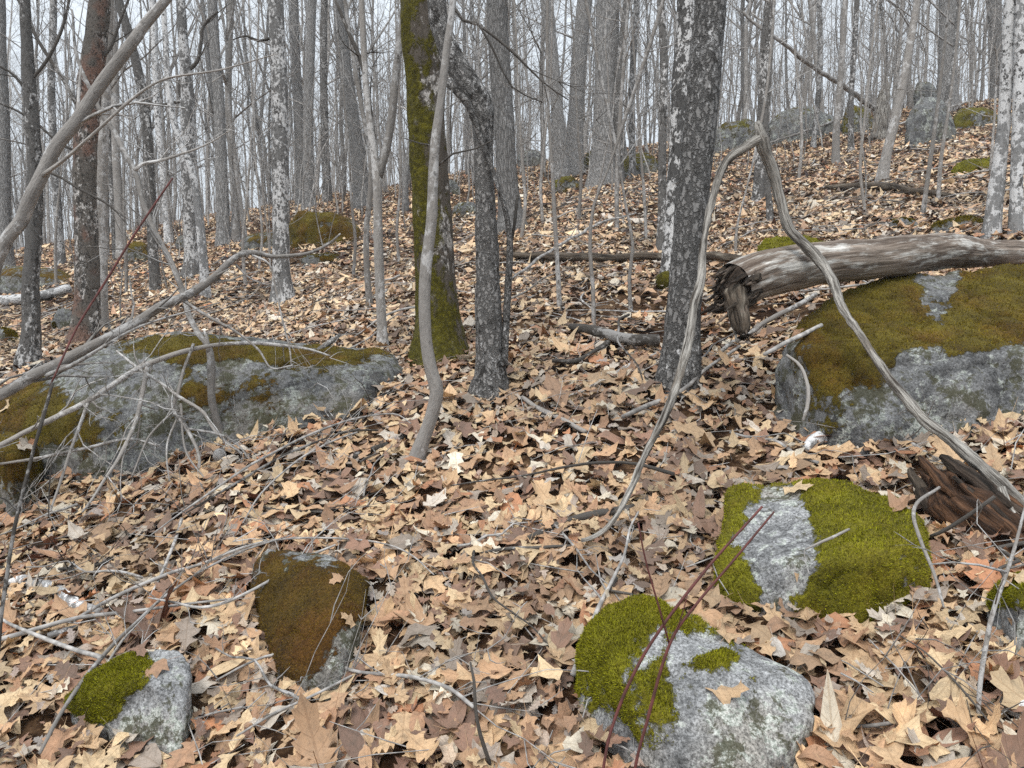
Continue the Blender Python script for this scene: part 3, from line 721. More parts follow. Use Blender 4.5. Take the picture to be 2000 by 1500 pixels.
traced_tree('bent_tree', 'flaky grey trunk that bends sharply and leans into the mossy trunk',
            [(957, 772, 58), (957, 720, 50), (955, 650, 48), (953, 560, 46), (951, 470, 43), (948, 400, 36), (945, 320, 32), (944, 250, 36), (940, 205, 42), (925, 182, 46), (905, 150, 44), (885, 115, 38), (868, 75, 34), (855, 30, 34), (850, -40, 32)],
            'gray_flaky', H=9, flare=0.5, n=30, step=0.03, rough=0.14, disp=0.006, dscale=40, lobes=0.05, branches=8,
            limbs=[[(875, 158, 20, -0.1), (893, 178, 18, -0.1), (915, 205, 14, -0.08), (930, 245, 11, -0.06), (950, 300, 10, -0.06), (975, 370, 9, -0.06), (990, 425, 10, -0.04), (996, 480, 13, 0), (992, 560, 15, 0.02), (988, 640, 14, 0), (985, 715, 14, -0.05)],
                   [(1000, 470, 6, 0), (1006, 430, 7, 0), (1010, 390, 6, 0), (1012, 380, 3, 0)]])
traced_tree('dark_tree', 'stout dark trunk with flaky bark beside the arched dead branch',
            [(1327, 748, 61.4), (1330, 690, 61.4), (1336, 600, 59.5), (1344, 500, 59.5), (1352, 400, 59.5), (1362, 300, 58.6), (1372, 200, 57.7), (1380, 100, 57.7), (1387, 30, 55.8), (1390, -40, 55.8)], 'dark_flaky', H=14, flare=0.45, n=34, step=0.05, rough=0.08, disp=0.007, dscale=42, lobes=0.03)
traced_tree('white_tree', 'pale trunk with white lichen standing right behind the dark flaky trunk',
            [(1312, 555, 44), (1314, 500, 38), (1318, 420, 36), (1322, 330, 34), (1328, 250, 36), (1333, 150, 38), (1340, 60, 36), (1344, -40, 36)], 'white_mottled', H=13, flare=0.3, n=24, step=0.06, rough=0.08)
traced_tree('furrowed_tree', 'grey trunk with pale green lichen spots and flared foot upslope of the bent trunk',
            [(1000, 450, 46), (997, 420, 40), (990, 340, 38), (985, 250, 38), (979, 160, 38), (973, 70, 38), (970, -40, 38)], 'oak', H=15, flare=0.55, n=26, step=0.06, rough=0.07, disp=0.006, dscale=26, branches=16)
traced_tree('great_tree', 'thickest grey furrowed trunk on the ridge, its foot widely flared',
            [(1180, 362, 50), (1180, 335, 47), (1181, 280, 45), (1183, 200, 44), (1185, 100, 43), (1187, 0, 42), (1188, -60, 41)], 'oak', H=18, flare=0.45, n=28, step=0.08, rough=0.07, disp=0.012, dscale=18, branches=18)
traced_tree('reddish_tree', 'reddish trunk with dark spots and white flecks beside the slanting sapling',
            [(166, 668, 46), (170, 600, 44), (171, 520, 43), (168, 420, 40), (166, 340, 40), (170, 250, 40), (178, 150, 42), (190, 60, 38), (197, -40, 36)], 'reddish', H=14, flare=0.5, n=26, step=0.05, rough=0.1, lobes=0.05, low=3,
            limbs=[[(172, 232, 8), (150, 205, 7), (120, 150, 7), (75, 80, 6), (40, 10, 5), (20, -40, 4)], [(168, 300, 6), (120, 282, 5), (60, 232, 5), (0, 202, 3), (-60, 190, 2)], [(190, 120, 7), (215, 95, 6), (235, 40, 5), (262, -30, 4)]])
traced_tree('speckled_tree', 'light trunk speckled black and white beside the mossy mound',
            [(552, 590, 34), (549, 520, 31), (548, 430, 31), (548, 330, 31), (547, 240, 31), (545, 150, 30), (541, 60, 29), (538, -40, 28)], 'speckled', H=14, flare=0.6, n=22, step=0.06, rough=0.08, low=2,
            limbs=[[(528, 75, 6), (505, 80, 5), (480, 70, 4), (455, 78, 2)]])
traced_tree('slender_speckled_tree', 'slender dark trunk flecked with white at the end of the long boulder',
            [(55, 715, 38), (60, 650, 33), (60, 560, 30), (64, 480, 28), (68, 400, 27), (67, 300, 25), (60, 210, 23), (54, 120, 21), (50, 40, 19), (45, -40, 18)], 'speckled_dark', H=11, flare=0.35, n=20, step=0.06, rough=0.12, lobes=0.05, low=5,
            limbs=[[(66, 330, 6), (110, 342, 5), (150, 366, 5), (215, 402, 4), (250, 440, 2)], [(60, 190, 6), (30, 150, 5), (0, 130, 4), (-50, 120, 3)], [(58, 160, 6), (90, 120, 6), (120, 60, 5), (140, -20, 4)]])
traced_tree('grey_back_tree', 'slim grey trunk directly behind the reddish trunk', [(196, 645, 25), (198, 560, 22), (198, 450, 21), (199, 350, 20), (203, 250, 19), (210, 120, 17), (215, -40, 15)], 'smooth', H=12, n=14, low=3)
traced_tree('spotted_tree', 'spotted grey trunk with a crooked side branch between the reddish and speckled trunks',
            [(376, 542, 32), (376, 490, 28), (372, 400, 28), (368, 300, 28), (367, 220, 26), (364, 150, 22), (357, 70, 18), (352, -40, 16)], 'speckled', H=13, flare=0.4, n=20, step=0.07, rough=0.1, low=3,
            limbs=[[(366, 205, 9), (352, 180, 9), (352, 160, 8), (365, 140, 8), (385, 120, 7), (392, 85, 7), (398, 50, 6), (425, 22, 4)], [(366, 197, 7), (340, 200, 6), (310, 205, 5), (280, 195, 5), (262, 188, 3)]])
traced_tree('leaning_dark_tree', 'dark leaning trunk with white patches behind the slanting sapling',
            [(305, 575, 20), (300, 500, 19), (295, 400, 19), (291, 320, 19), (285, 230, 18), (272, 150, 17), (252, 70, 16), (232, 0, 15), (222, -40, 14)], 'speckled_dark', H=11, n=16, low=3)
traced_tree('white_stemmed_tree', 'thin white-barked stem beside the spotted grey trunk', [(402, 585, 18), (398, 520, 17), (392, 450, 16), (386, 400, 14), (374, 330, 13), (345, 260, 12), (330, 180, 11), (322, 60, 10), (315, -40, 9)], 'birch', H=9, n=12, low=3)
traced_tree('forked_tree', 'slim grey trunk that forks low beside the mossy trunk',
            [(748, 678, 19), (744, 600, 19), (740, 500, 19), (738, 420, 18), (737, 350, 18), (728, 280, 14), (718, 200, 13), (712, 120, 12), (706, 0, 11), (703, -40, 10)], 'smooth', H=10, n=14, step=0.06, rough=0.1, low=3,
            limbs=[[(738, 350, 17), (750, 310, 16), (762, 250, 16), (770, 180, 15), (776, 120, 14), (786, 40, 13), (792, -40, 12)], [(735, 330, 9), (725, 230, 9), (708, 130, 8), (680, 60, 7), (655, 0, 5)]])
traced_tree('slim_tree', 'slim pale stem beside the slim forked trunk', [(722, 600, 12), (716, 520, 12), (716, 440, 11), (724, 370, 11), (722, 290, 10), (708, 220, 9)], 'twig_pale', H=6, n=10, low=2)
mid = [  # x,y,width foot first; distance of the foot; bark
    ([(590, 400, 22), (585, 250, 20), (576, 100, 19), (571, -40, 18)], None, 'oak', 'tall straight grey trunk behind the speckled trunk'),
    ([(604, 405, 22), (602, 250, 20), (606, 100, 18), (612, -40, 16)], None, 'oak', 'tall straight grey trunk, partner of the one behind the speckled trunk'),
    ([(640, 395, 17), (634, 250, 15), (632, 100, 14), (633, -40, 13)], None, 'speckled_dark', 'dark straight trunk behind the mossy mound'),
    ([(708, 405, 30), (698, 300, 27), (684, 200, 26), (670, 100, 25), (660, -40, 24)], None, 'oak', 'broad grey trunk leaning away behind the slim forked trunk'),
    ([(1096, 300, 26), (1087, 200, 23), (1078, 100, 22), (1066, 0, 22), (1062, -40, 20)], 18, 'oak', 'grey leaning trunk between the lichen-spotted and the thickest trunk'),
    ([(1122, 300, 32), (1126, 200, 29), (1132, 100, 29), (1142, 0, 28), (1146, -40, 26)], 19, 'oak', 'broad grey trunk next to the thickest trunk on the ridge'),
    ([(1212, 335, 14), (1207, 230, 13), (1210, 130, 13), (1222, 30, 13), (1227, -40, 12)], 15, 'speckled_dark', 'thin dark trunk close beside the thickest trunk'),
    ([(1235, 330, 13), (1234, 200, 12), (1238, 90, 12), (1244, -40, 11)], 16, 'speckled', 'thin pale speckled trunk near the thickest trunk'),
    ([(1291, 490, 17), (1293, 400, 16), (1294, 250, 16), (1297, 120, 15), (1290, 0, 14), (1288, -40, 14)], None, 'speckled_dark', 'slim speckled trunk next to the white-lichened trunk'),
    ([(1481, 392, 20), (1484, 300, 18), (1489, 200, 17), (1494, 100, 17), (1502, 0, 16), (1506, -40, 15)], None, 'speckled_dark', 'dark slim trunk seen through the arched dead branch'),
    ([(1505, 430, 12), (1498, 350, 11), (1494, 280, 11), (1500, 180, 10)], None, 'speckled_dark', 'dark thin stem under the arched dead branch'),
    ([(1722, 358, 20), (1732, 300, 18), (1747, 240, 17), (1760, 180, 16), (1775, 100, 14), (1792, 0, 12), (1800, -40, 11)], None, 'smooth', 'grey trunk leaning past the weathered snag'),
    ([(1852, 250, 34), (1850, 150, 31), (1852, 50, 30), (1852, -40, 29)], 19, 'oak', 'broad grey trunk behind the tall grey boulder'),
    ([(1946, 175, 24), (1943, 80, 23), (1941, -40, 22)], 28, 'oak', 'grey trunk standing high on the slope near the white pair'),
    ([(1632, 325, 14), (1634, 240, 13), (1642, 150, 12), (1648, 50, 11), (1652, -40, 10)], None, 'smooth', 'slim grey trunk before the broad grey ledge'),
    ([(1662, 300, 11), (1662, 200, 10), (1668, 100, 9), (1676, -40, 9)], None, 'speckled_dark', 'dark thin trunk before the mossy block of the ledge'),
    ([(1588, 290, 10), (1596, 210, 10), (1602, 120, 10), (1600, 0, 9)], None, 'speckled', 'thin speckled stem before the broad grey ledge'),
    ([(330, 480, 14), (322, 400, 13), (318, 330, 12), (308, 230, 12), (302, 100, 11), (296, -40, 10)], None, 'birch', 'thin white-flecked stem beside the dark leaning trunk'),
    ([(436, 455, 24), (432, 330, 22), (428, 200, 20), (420, 100, 19), (414, -40, 18)], 15, 'oak', 'broad grey trunk between the spotted and speckled trunks'),
    ([(462, 450, 15), (455, 330, 14), (446, 200, 13), (448, 90, 12), (452, -40, 12)], 16, 'smooth', 'slim straight grey trunk between spotted and speckled trunks'),
    ([(120, 520, 16), (112, 400, 15), (104, 280, 14), (100, 150, 13), (104, 0, 12)], None, 'speckled', 'slim speckled trunk rising behind the long low mossy rock'),
    ([(12, 530, 26), (8, 400, 24), (6, 250, 24), (0, 100, 22), (-4, -40, 20)], None, 'oak', 'broad grey trunk at the end of the long low mossy rock'),
    ([(238, 505, 17), (232, 400, 16), (226, 280, 15), (224, 150, 14), (218, 0, 13)], None, 'smooth', 'slim grey trunk behind the dark moss-flecked rock'),
]
for path, Y, bkn, lab in mid:
    traced_tree('woodland_tree', lab, path, bkn, Y=Y, H=13 + (len(lab) % 5), n=14, step=0.12, rough=0.07, branches=16, low=3, flare=0.4)

# the white pair at the slope's edge
traced_tree('white_barked_tree', 'white flaking trunk that leans, nearer one of the white pair', [(1936, 462, 26), (1942, 400, 27), (1952, 320, 24), (1960, 240, 21), (1966, 150, 20), (1968, 80, 19), (1974, 0, 19), (1976, -40, 18)], 'birch', H=10, n=18, step=0.05, rough=0.12, disp=0.004)
traced_tree('white_barked_tree', 'white flaking trunk standing upright, partner of the leaning white one', [(1984, 458, 22), (1985, 380, 21), (1987, 300, 20), (1990, 200, 19), (1993, 100, 19), (1998, -40, 18)], 'birch', H=10, n=18, step=0.05, rough=0.12, disp=0.004)

# traced thin saplings on the slope
GMARKS = [(1690, 1080, 'the bright moss cushion'), (1350, 1330, 'the pale boulder'), (600, 1190, 'the flat brown-mossed stone'), (270, 1380, 'the wedge-shaped stone'), (250, 800, 'the long boulder'), (650, 750, 'the end of the long boulder'), (1780, 830, 'the large boulder'),
          (860, 690, 'the mossy trunk'), (815, 900, 'the curved sapling'), (955, 770, 'the bent trunk'), (1325, 745, 'the dark flaky trunk'), (552, 590, 'the speckled trunk'), (170, 665, 'the reddish trunk'), (376, 542, 'the spotted trunk'), (748, 678, 'the slim forked trunk'),
          (1000, 450, 'the lichen-spotted trunk'), (1200, 520, 'the dark fallen trunk'), (1180, 362, 'the thickest trunk'), (1720, 382, 'the thin dark log'), (1945, 460, 'the white pair'), (1650, 510, 'the barkless log'), (640, 470, 'the mossy mound'), (90, 560, 'the long low mossy rock'),
          (1140, 1050, 'the foot of the arched branch'), (1910, 1000, 'the rotten log'), (110, 1160, 'the peeling birch branch'), (1200, 675, 'the thick crooked branch'), (740, 880, 'the broken brown stick'), (1600, 300, 'the broad grey ledge'), (1080, 830, 'the straight pale stick'), (900, 1380, 'the short dark upright twig')]
def near_mark(px_, py_):
    return 'near ' + min(GMARKS, key=lambda m_: math.hypot(m_[0] - px_, 1.6 * (m_[1] - py_)))[2]
saps = [[(1093, 606, 10), (1089, 520, 9), (1083, 420, 8), (1078, 320, 7), (1072, 230, 5)], [(1160, 648, 8), (1158, 560, 8), (1152, 480, 7), (1160, 400, 6), (1188, 330, 4)], [(1232, 610, 8), (1229, 545, 7), (1236, 480, 6), (1222, 400, 5)],
        [(1205, 452, 9), (1205, 350, 9), (1212, 220, 8), (1222, 80, 7)], [(1262, 470, 6), (1258, 380, 6), (1250, 280, 4)], [(1436, 500, 6), (1440, 440, 5), (1455, 380, 3)],
        [(1802, 422, 10), (1812, 350, 9), (1826, 250, 8), (1838, 150, 6)], [(1832, 400, 8), (1838, 310, 8), (1852, 220, 6)], [(1690, 420, 6), (1680, 330, 6), (1688, 240, 5)], [(1560, 350, 6), (1566, 280, 6), (1562, 200, 5)],
        [(1130, 430, 7), (1135, 340, 6), (1128, 240, 5)], [(1060, 440, 7), (1056, 360, 6), (1064, 270, 5)], [(1018, 470, 7), (1026, 400, 7), (1020, 320, 5)], [(690, 540, 6), (694, 470, 6), (686, 390, 5)],
        [(480, 560, 7), (474, 480, 6), (482, 390, 5)], [(505, 530, 5), (512, 460, 5), (505, 380, 4)], [(247, 575, 7), (246, 500, 7), (242, 420, 5)], [(110, 560, 6), (108, 490, 6), (113, 400, 4)], [(1380, 440, 5), (1384, 380, 5), (1376, 320, 4)], [(780, 520, 6), (775, 450, 6), (782, 360, 5)]]
for s in saps:
    traced_tree('bare_sapling', 'thin pale bare sapling on the open slope ' + near_mark(s[0][0], s[0][1]), s, 'twig_pale', H=3.6, n=6, step=0.12, flare=0.1, branches=7, z0=0.9, blen=(0.4, 1.3), group='bare saplings on the slope', rough=0.05, lev=1, low=3)

# ------------------------------------------------------------------ the wood behind: templates, copied as individuals
def template(kind, seed):
    rg = np.random.default_rng(seed)
    H = rg.uniform(11, 16); r0 = {'oak': 0.105, 'smooth': 0.065, 'speckled': 0.07, 'speckled_dark': 0.062}[kind] * rg.uniform(0.8, 1.25)
    k = 12; x = np.cumsum(rg.normal(0, 0.10, (k, 2)), 0) + np.linspace(0, 1, k)[:, None] * rg.normal(0, 0.5, 2)
    z = np.linspace(-0.3, H, k)
    pts = np.column_stack([x - x[0], z, r0 * np.linspace(1, 0.12, k) ** 0.8]); q = spline(pts, 0.5)
    rad = q[:, 3] * (1 + 0.4 * np.exp(-np.maximum(q[:, 2], 0) / 0.25))
    tr = MB(); tr.tube(q[:, :3], rad, 9, 0.08, seed)
    if rg.random() < 0.45:                                   # a second leader
        i = int(len(q) * rg.uniform(0.25, 0.5)); e = [q[i]]; d = np.array([*rg.normal(0, 0.25, 2), 1.0])
        for j in range(6): d[:2] += rg.normal(0, 0.06, 2); e.append(np.array([*(e[-1][:3] + d * (H - q[i, 2]) / 6.5), q[i, 3] * 0.72 * (1 - j / 6.5)]))
        w = spline(e, 0.5); tr.tube(w[:, :3], w[:, 3], 7, 0.08, seed + 1)
    cr = MB(); crown_on(cr, q[:, :3], rad, H * 0.16, 24, rg, 3, (1.2, 4.0), (3, 4), 0.8, 3)
    return tr, cr
TPL = []
for kind, n in (('oak', 3), ('smooth', 3), ('speckled', 2), ('speckled_dark', 2)):
    for j in range(n):
        tr, cr = template(kind, 100 + 7 * j + len(kind) * 31)
        TPL.append((kind, tr.mesh('trunk'), cr.mesh('crown')))
LABEL = {'oak': 'grey furrowed bare tree', 'smooth': 'slim smooth grey bare tree', 'speckled': 'pale speckled bare tree', 'speckled_dark': 'dark speckled bare tree'}
MARKS = [(8, 'broad trunk by the mossy rock'), (58, 'slender dark white-flecked trunk'), (168, 'reddish trunk'), (232, 'dark moss-flecked rock'), (295, 'dark leaning trunk'), (370, 'spotted crooked-branched trunk'), (445, 'broad grey trunk'),
         (548, 'speckled trunk'), (640, 'mossy mound'), (738, 'slim forked trunk'), (840, 'stout mossy trunk'), (945, 'sharply bent trunk'), (1030, 'lichen-spotted trunk'), (1110, 'ridge rocks'), (1183, 'thickest trunk'), (1260, 'green-topped rock'),
         (1355, 'dark flaky trunk'), (1440, 'arched dead branch'), (1490, 'slim dark trunk'), (1570, 'broad grey ledge'), (1672, 'mossy ledge block'), (1722, 'weathered snag'), (1815, 'tall grey boulder'), (1905, 'moss-covered ledge'), (1970, 'pair of white trunks')]
def behind(x, y):
    px_ = float(pix(np.array([[x, y, float(G(x, y)) + 1.0]]))[0][0])
    nm = min(MARKS, key=lambda m_: abs(m_[0] - px_))[1]
    return ('close' if y < 21 else 'well' if y < 32 else 'far') + ' behind the ' + nm
rp = np.random.default_rng(21)
placed = []
def far_enough(x, y, d):
    return all((x - a) ** 2 + (y - b) ** 2 > d * d for a, b in placed)
def spot(y0, y1, d, spread=0.86):
    for _ in range(60):
        y = math.sqrt(rp.uniform(y0 * y0, y1 * y1)); x = rp.uniform(-spread, spread) * y
        if far_enough(x, y, d): placed.append((x, y)); return x, y
    placed.append((x, y)); return x, y
ntree = 0
for (y0, y1, cnt, d) in ((15, 22, 22, 1.0), (22, 32, 80, 1.0), (32, 48, 180, 0.9)):
    for _ in range(cnt):
        x, y = spot(y0, y1, d)
        if y < 22 and 0.02 < x / y < 0.42 and y < 17: continue
        kind, tme, cme = TPL[int(rp.choice(len(TPL), p=np.array([0.7, 0.7, 0.7, 1.8, 1.8, 1.8, 0.975, 0.975, 0.975, 0.975]) / 11.4))]
        z = float(G(x, y)); s = rp.uniform(0.6, 1.05)
        t = thing('bare_tree', LABEL[kind] + ' ' + behind(x, y), 'tree', (x, y, z), 'bare trees of the wood, ' + kind.replace('_', ' '))
        t.rotation_euler = (rp.normal(0, 0.035), rp.normal(0, 0.035), rp.uniform(0, math.tau)); t.scale = (s, s, s * rp.uniform(0.9, 1.15))
        obj('trunk', tme, MAT[kind], t); obj('crown', cme, MAT['twig'], t); ntree += 1

STP = []
for j in range(7):                                          # understorey whips
    rg = np.random.default_rng(500 + j); H = rg.uniform(2.4, 5.5); k = 8
    x = np.cumsum(rg.normal(0, 0.07, (k, 2)), 0); q = spline(np.column_stack([x - x[0], np.linspace(-0.1, H, k), np.linspace(rg.uniform(0.012, 0.026), 0.004, k)]), 0.25)
    tr = MB(); tr.tube(q[:, :3], q[:, 3], 6, 0.06, j); cr = MB(); crown_on(cr, q[:, :3], q[:, 3], H * 0.12, 16, rg, 2, (0.4, 1.5), (2, 4))
    STP.append((tr.mesh('stem'), cr.mesh('crown')))
for (y0, y1, cnt) in ((7.2, 10, 16), (10, 15, 60), (15, 24, 120), (24, 34, 100)):
    for _ in range(cnt):
        x, y = spot(y0, y1, 0.25); tme, cme = STP[int(rp.integers(len(STP)))]; z = float(G(x, y)); s = rp.uniform(0.7, 1.3)
        if y < 15: s *= rp.uniform(0.3, 0.75)
        t = thing('thin_sapling', 'thin bare understorey sapling ' + behind(x, y), 'sapling', (x, y, z), 'understorey saplings in the wood')
        t.rotation_euler = (rp.normal(0, 0.1), rp.normal(0, 0.1), rp.uniform(0, math.tau)); t.scale = (s, s, s)
        obj('stem', tme, MAT['twig_pale' if rp.random() < 0.45 else 'twig'], t); obj('crown', cme, MAT['twig'], t)

far = MB()                                                  # the wood that reads as one mass
FT = []
for j in range(6):
    rg = np.random.default_rng(900 + j); mb = MB(); H = rg.uniform(11, 17); k = 6
    x = np.cumsum(rg.normal(0, 0.15, (k, 2)), 0); q = np.column_stack([x - x[0], np.linspace(-0.5, H, k), rg.uniform(0.05, 0.10) * np.linspace(1, 0.12, k)])
    mb.tube(q[:, :3], q[:, 3], 5, caps=False); crown_on(mb, spline(q, 0.6)[:, :3], spline(q, 0.6)[:, 3], H * 0.12, 9, rg, 1, (1.2, 4.0), (2, 4), 2.2, 3)
    FT.append((np.vstack(mb.v), np.vstack(mb.q), np.vstack(mb.bk)))
for _ in range(800):
    y = math.sqrt(rp.uniform(46 ** 2, 115 ** 2)); x = rp.uniform(-0.9, 0.9) * y; z = float(G(x, y)); s = rp.uniform(0.65, 1.2); a = rp.uniform(0, math.tau)
    v, q, bk_ = FT[int(rp.integers(6))]; c, sn = math.cos(a), math.sin(a)
    far.add(np.column_stack([(v[:, 0] * c - v[:, 1] * sn) * s + x, (v[:, 0] * sn + v[:, 1] * c) * s + y, v[:, 2] * s + z]), q, None, bk_)
tag(obj('far_woods', far.mesh('far_woods'), MAT['twig']), 'dense far wood of bare grey trees beyond the ridge', 'woods', None, 'stuff')

thk = MB()                                                  # thin stems past the three hundred that show largest
TH = []
for j in range(7):
    rg = np.random.default_rng(1200 + j); mb = MB(); H = rg.uniform(4, 9); k = 6
    x = np.cumsum(rg.normal(0, 0.10, (k, 2)), 0); q = np.column_stack([x - x[0], np.linspace(-0.2, H, k), rg.uniform(0.014, 0.032) * np.linspace(1, 0.15, k)])
    mb.tube(q[:, :3], q[:, 3], 4, caps=False); crown_on(mb, spline(q, 0.5)[:, :3], spline(q, 0.5)[:, 3], H * 0.1, 9, rg, 1, (0.6, 2.0), (1, 2), 1.6, 3)
    TH.append((np.vstack(mb.v), np.vstack(mb.q), np.vstack(mb.bk)))
for _ in range(760):
    y = math.sqrt(rp.uniform(19 ** 2, 60 ** 2)); x = rp.uniform(-0.88, 0.88) * y; z = float(G(x, y)); s_ = rp.uniform(0.6, 1.2); a = rp.uniform(0, math.tau)
    v, q, bk_ = TH[int(rp.integers(7))]; c, sn = math.cos(a), math.sin(a)
    thk.add(np.column_stack([(v[:, 0] * c - v[:, 1] * sn) * s_ + x, (v[:, 0] * sn + v[:, 1] * c) * s_ + y, v[:, 2] * s_ + z]), q, None, bk_)
tag(obj('sapling_thicket', thk.mesh('sapling_thicket'), MAT['twig']), 'mass of thin grey saplings and twigs filling the wood', 'thicket', None, 'stuff')

# ------------------------------------------------------------------ fallen wood and branches
def limb_pts(path, Y=None, lift=0.02):
    """rows (px, py, width[, Y]); without Y a point lies on the forest floor"""
    out = []
    for r in path:
        px, py, w = r[:3]; y = r[3] if len(r) > 3 else Y
        p = P(px, py, y) if y is not None else hit(px, py) 
        rad = 0.5 * w * p[1] / FPX
        if y is None: p = p + np.array([0, -0.03, rad * 0.6 + lift])
        out.append([*p, rad])
    return out

def branch(name, label, cat, parts, mat='twig', Y=None, lift=0.02, n=9, step=0.03, rough=0.12, twigs=0, group=None, disp=0.0, part='limb', seed=1):
    """a thing made of limbs; the first is the main one"""
    rg = np.random.default_rng(seed + int(parts[0][0][0]) + 1000)
    w0 = spline(limb_pts(parts[0], Y, lift), step); org = w0[len(w0) // 2, :3].copy(); org[2] = w0[:, 2].min()
    t = thing(name, label, cat, org, group)
    for k, pth in enumerate(parts):
        mb = MB(); w = spline(limb_pts(pth, Y, lift), step)
        w[:, :3] += (np.stack([vnoise(np.column_stack([np.arange(len(w)) * step * 7, np.full(len(w), 3.1 + k * 5 + seed), np.full(len(w), c * 9.0)])) for c in range(3)], 1)) * np.minimum(w[:, 3:4] * 0.8, 0.012)
        mb.tube(w[:, :3], w[:, 3], n, rough, k + seed, disp=disp, dscale=60 if disp < 0.02 else 28, rscale=25 if disp < 0.02 else 11)
        if k == 0 or len(pth) > 3:
            for _ in range(twigs if k == 0 else twigs // 2):
                i = int(rg.integers(len(w) // 6, len(w))); d = w[min(i + 1, len(w) - 1), :3] - w[i - 1, :3]; d /= np.linalg.norm(d) + 1e-9
                grow(mb, w[i, :3], d + rg.normal(0, 0.55, 3) + np.array([0, 0, 0.1]), rg.uniform(0.12, 0.5), max(w[i, 3] * 0.45, 0.0015), 1, rg, 3, 0.0, (1, 3), 0.22, 0.08)
        obj(part if k == 0 else 'twig' if pth[0][2] < 12 else 'limb', mb.mesh(part, offset=org), MAT[mat], t)
    return t

# the log across the big boulder
org = P(1700, 505, 3.85)
t = thing('fallen_log', 'barkless fallen log with a broken dark end lying across the large boulder', 'log', org)
mb = MB()
w = spline([[*P(x, y, Y), 0.5 * wd * Y / FPX] for x, y, wd, Y in [(1436, 556, 88, 3.41), (1460, 546, 90, 3.44), (1500, 533, 88, 3.5), (1600, 514, 80, 3.66), (1700, 505, 75, 3.86), (1780, 497, 72, 4.05), (1850, 490, 66, 4.25), (1895, 494, 54, 4.4), (2000, 494, 47, 4.8), (2200, 490, 40, 5.6), (2450, 470, 36, 6.8)]], 0.025)
w[:, 3] *= 1 + 0.05 * vnoise(np.column_stack([np.arange(len(w)) * 0.11, np.zeros(len(w)), np.zeros(len(w))]))
mb.tube(w[:, :3], w[:, 3], 36, 0.10, 4.0, rscale=6, disp=0.004, dscale=24, lobes=0.04, caps=False)
obj('trunk', mb.mesh('trunk', offset=org), MAT['logwood'], t)
mb = MB(); w = spline([[*P(x, y, Y), 0.5 * wd * Y / FPX] for x, y, wd, Y in [(1470, 545, 60, 3.45), (1445, 555, 66, 3.41), (1428, 562, 50, 3.39), (1415, 570, 16, 3.37)]], 0.008)
mb.tube(w[:, :3], w[:, 3], 48, 0.35, 6.0, rscale=22, disp=0.015, dscale=50); o = obj('broken_end', mb.mesh('broken_end', offset=org), MAT['charred'], t); o['label'] = 'dark rotten core of the broken end'
rg = np.random.default_rng(5)
ax = P(1378, 590, 3.32) - P(1480, 540, 3.47); ax /= np.linalg.norm(ax); e1 = np.cross(ax, [0, 0, 1]); e1 /= np.linalg.norm(e1); e2 = np.cross(ax, e1); c0 = P(1446, 555, 3.42)
for k in range(120):                                        # torn fibres and slabs round the broken end
    an = rg.uniform(0, math.tau); rr = e1 * math.cos(an) + e2 * math.sin(an); L = rg.uniform(0.04, 0.14) + (rg.uniform(0.02, 0.13) if rr[2] < -0.2 else 0.0); r = rg.uniform(0.05, 0.106)
    u = np.linspace(0, 1, 12)[:, None]; pp = c0 + ax * (L * u - rg.uniform(0.01, 0.05)) + rr * (r * (1 - 0.25 * u ** 2 * rg.random())) + rg.normal(0, 0.0018, (12, 3)).cumsum(0)
    pp = pp + rr * rg.normal(0.0, 0.02) * u ** 2 + e1 * rg.normal(0, 0.015) * u; th_ = rg.uniform(0.004, 0.012) * np.sin(np.linspace(0.6, 3.05, 12)); mb = MB(); mb.tube(pp, th_, 7, 0.6, k, rscale=24, disp=0.004, dscale=60)
    obj('splinter', mb.mesh('splinter', offset=org), MAT[('charred', 'darkwood', 'charred', 'logwood')[k % 4]], t)
for nm, pts, mt in (('branch_stub', [(1434, 568, 46, 3.37), (1441, 600, 36, 3.33), (1447, 630, 30, 3.30), (1451, 650, 22, 3.29)], 'darkwood'),):
    mb = MB(); w = spline([[*P(x, y, Y), 0.5 * wd * Y / FPX] for x, y, wd, Y in pts], 0.012); mb.tube(w[:, :3], w[:, 3], 24, 0.4, 2.0, rscale=26, disp=0.006, dscale=55); obj(nm, mb.mesh(nm, offset=org), MAT[mt], t)
sa, sb = P(1436, 585, 3.34), P(1450, 652, 3.29); ax = (sb - sa) / np.linalg.norm(sb - sa); e1 = np.cross(ax, [0, 1, 0]); e1 /= np.linalg.norm(e1); e2 = np.cross(ax, e1)
for k in range(20):                                         # ragged fibres of the stub
    an = rg.uniform(0, math.tau); rr = e1 * math.cos(an) + e2 * math.sin(an); i0, i1 = rg.uniform(-0.1, 0.3), rg.uniform(0.75, 1.22)
    u = np.linspace(i0, i1, 9)[:, None]; pp = sa + (sb - sa) * u + rr * (0.040 - 0.012 * u) * rg.uniform(0.85, 1.1) + rg.normal(0, 0.0012, (9, 3)).cumsum(0)
    mb = MB(); mb.tube(pp, rg.uniform(0.004, 0.010) * np.sin(np.linspace(0.5, 2.95, 9)), 7, 0.6, k, rscale=24, disp=0.003, dscale=60); obj('splinter', mb.mesh('splinter', offset=org), MAT[('dead', 'darkwood', 'logwood')[k % 3]], t)
mb = MB(); c = P(1452, 656, 3.285); mb.tube(np.array([c, c + np.array([0.003, -0.004, -0.012])]), np.array([0.03, 0.018]), 12); obj('stub_hollow', mb.mesh('stub_hollow', offset=org), MAT['hollow'], t)
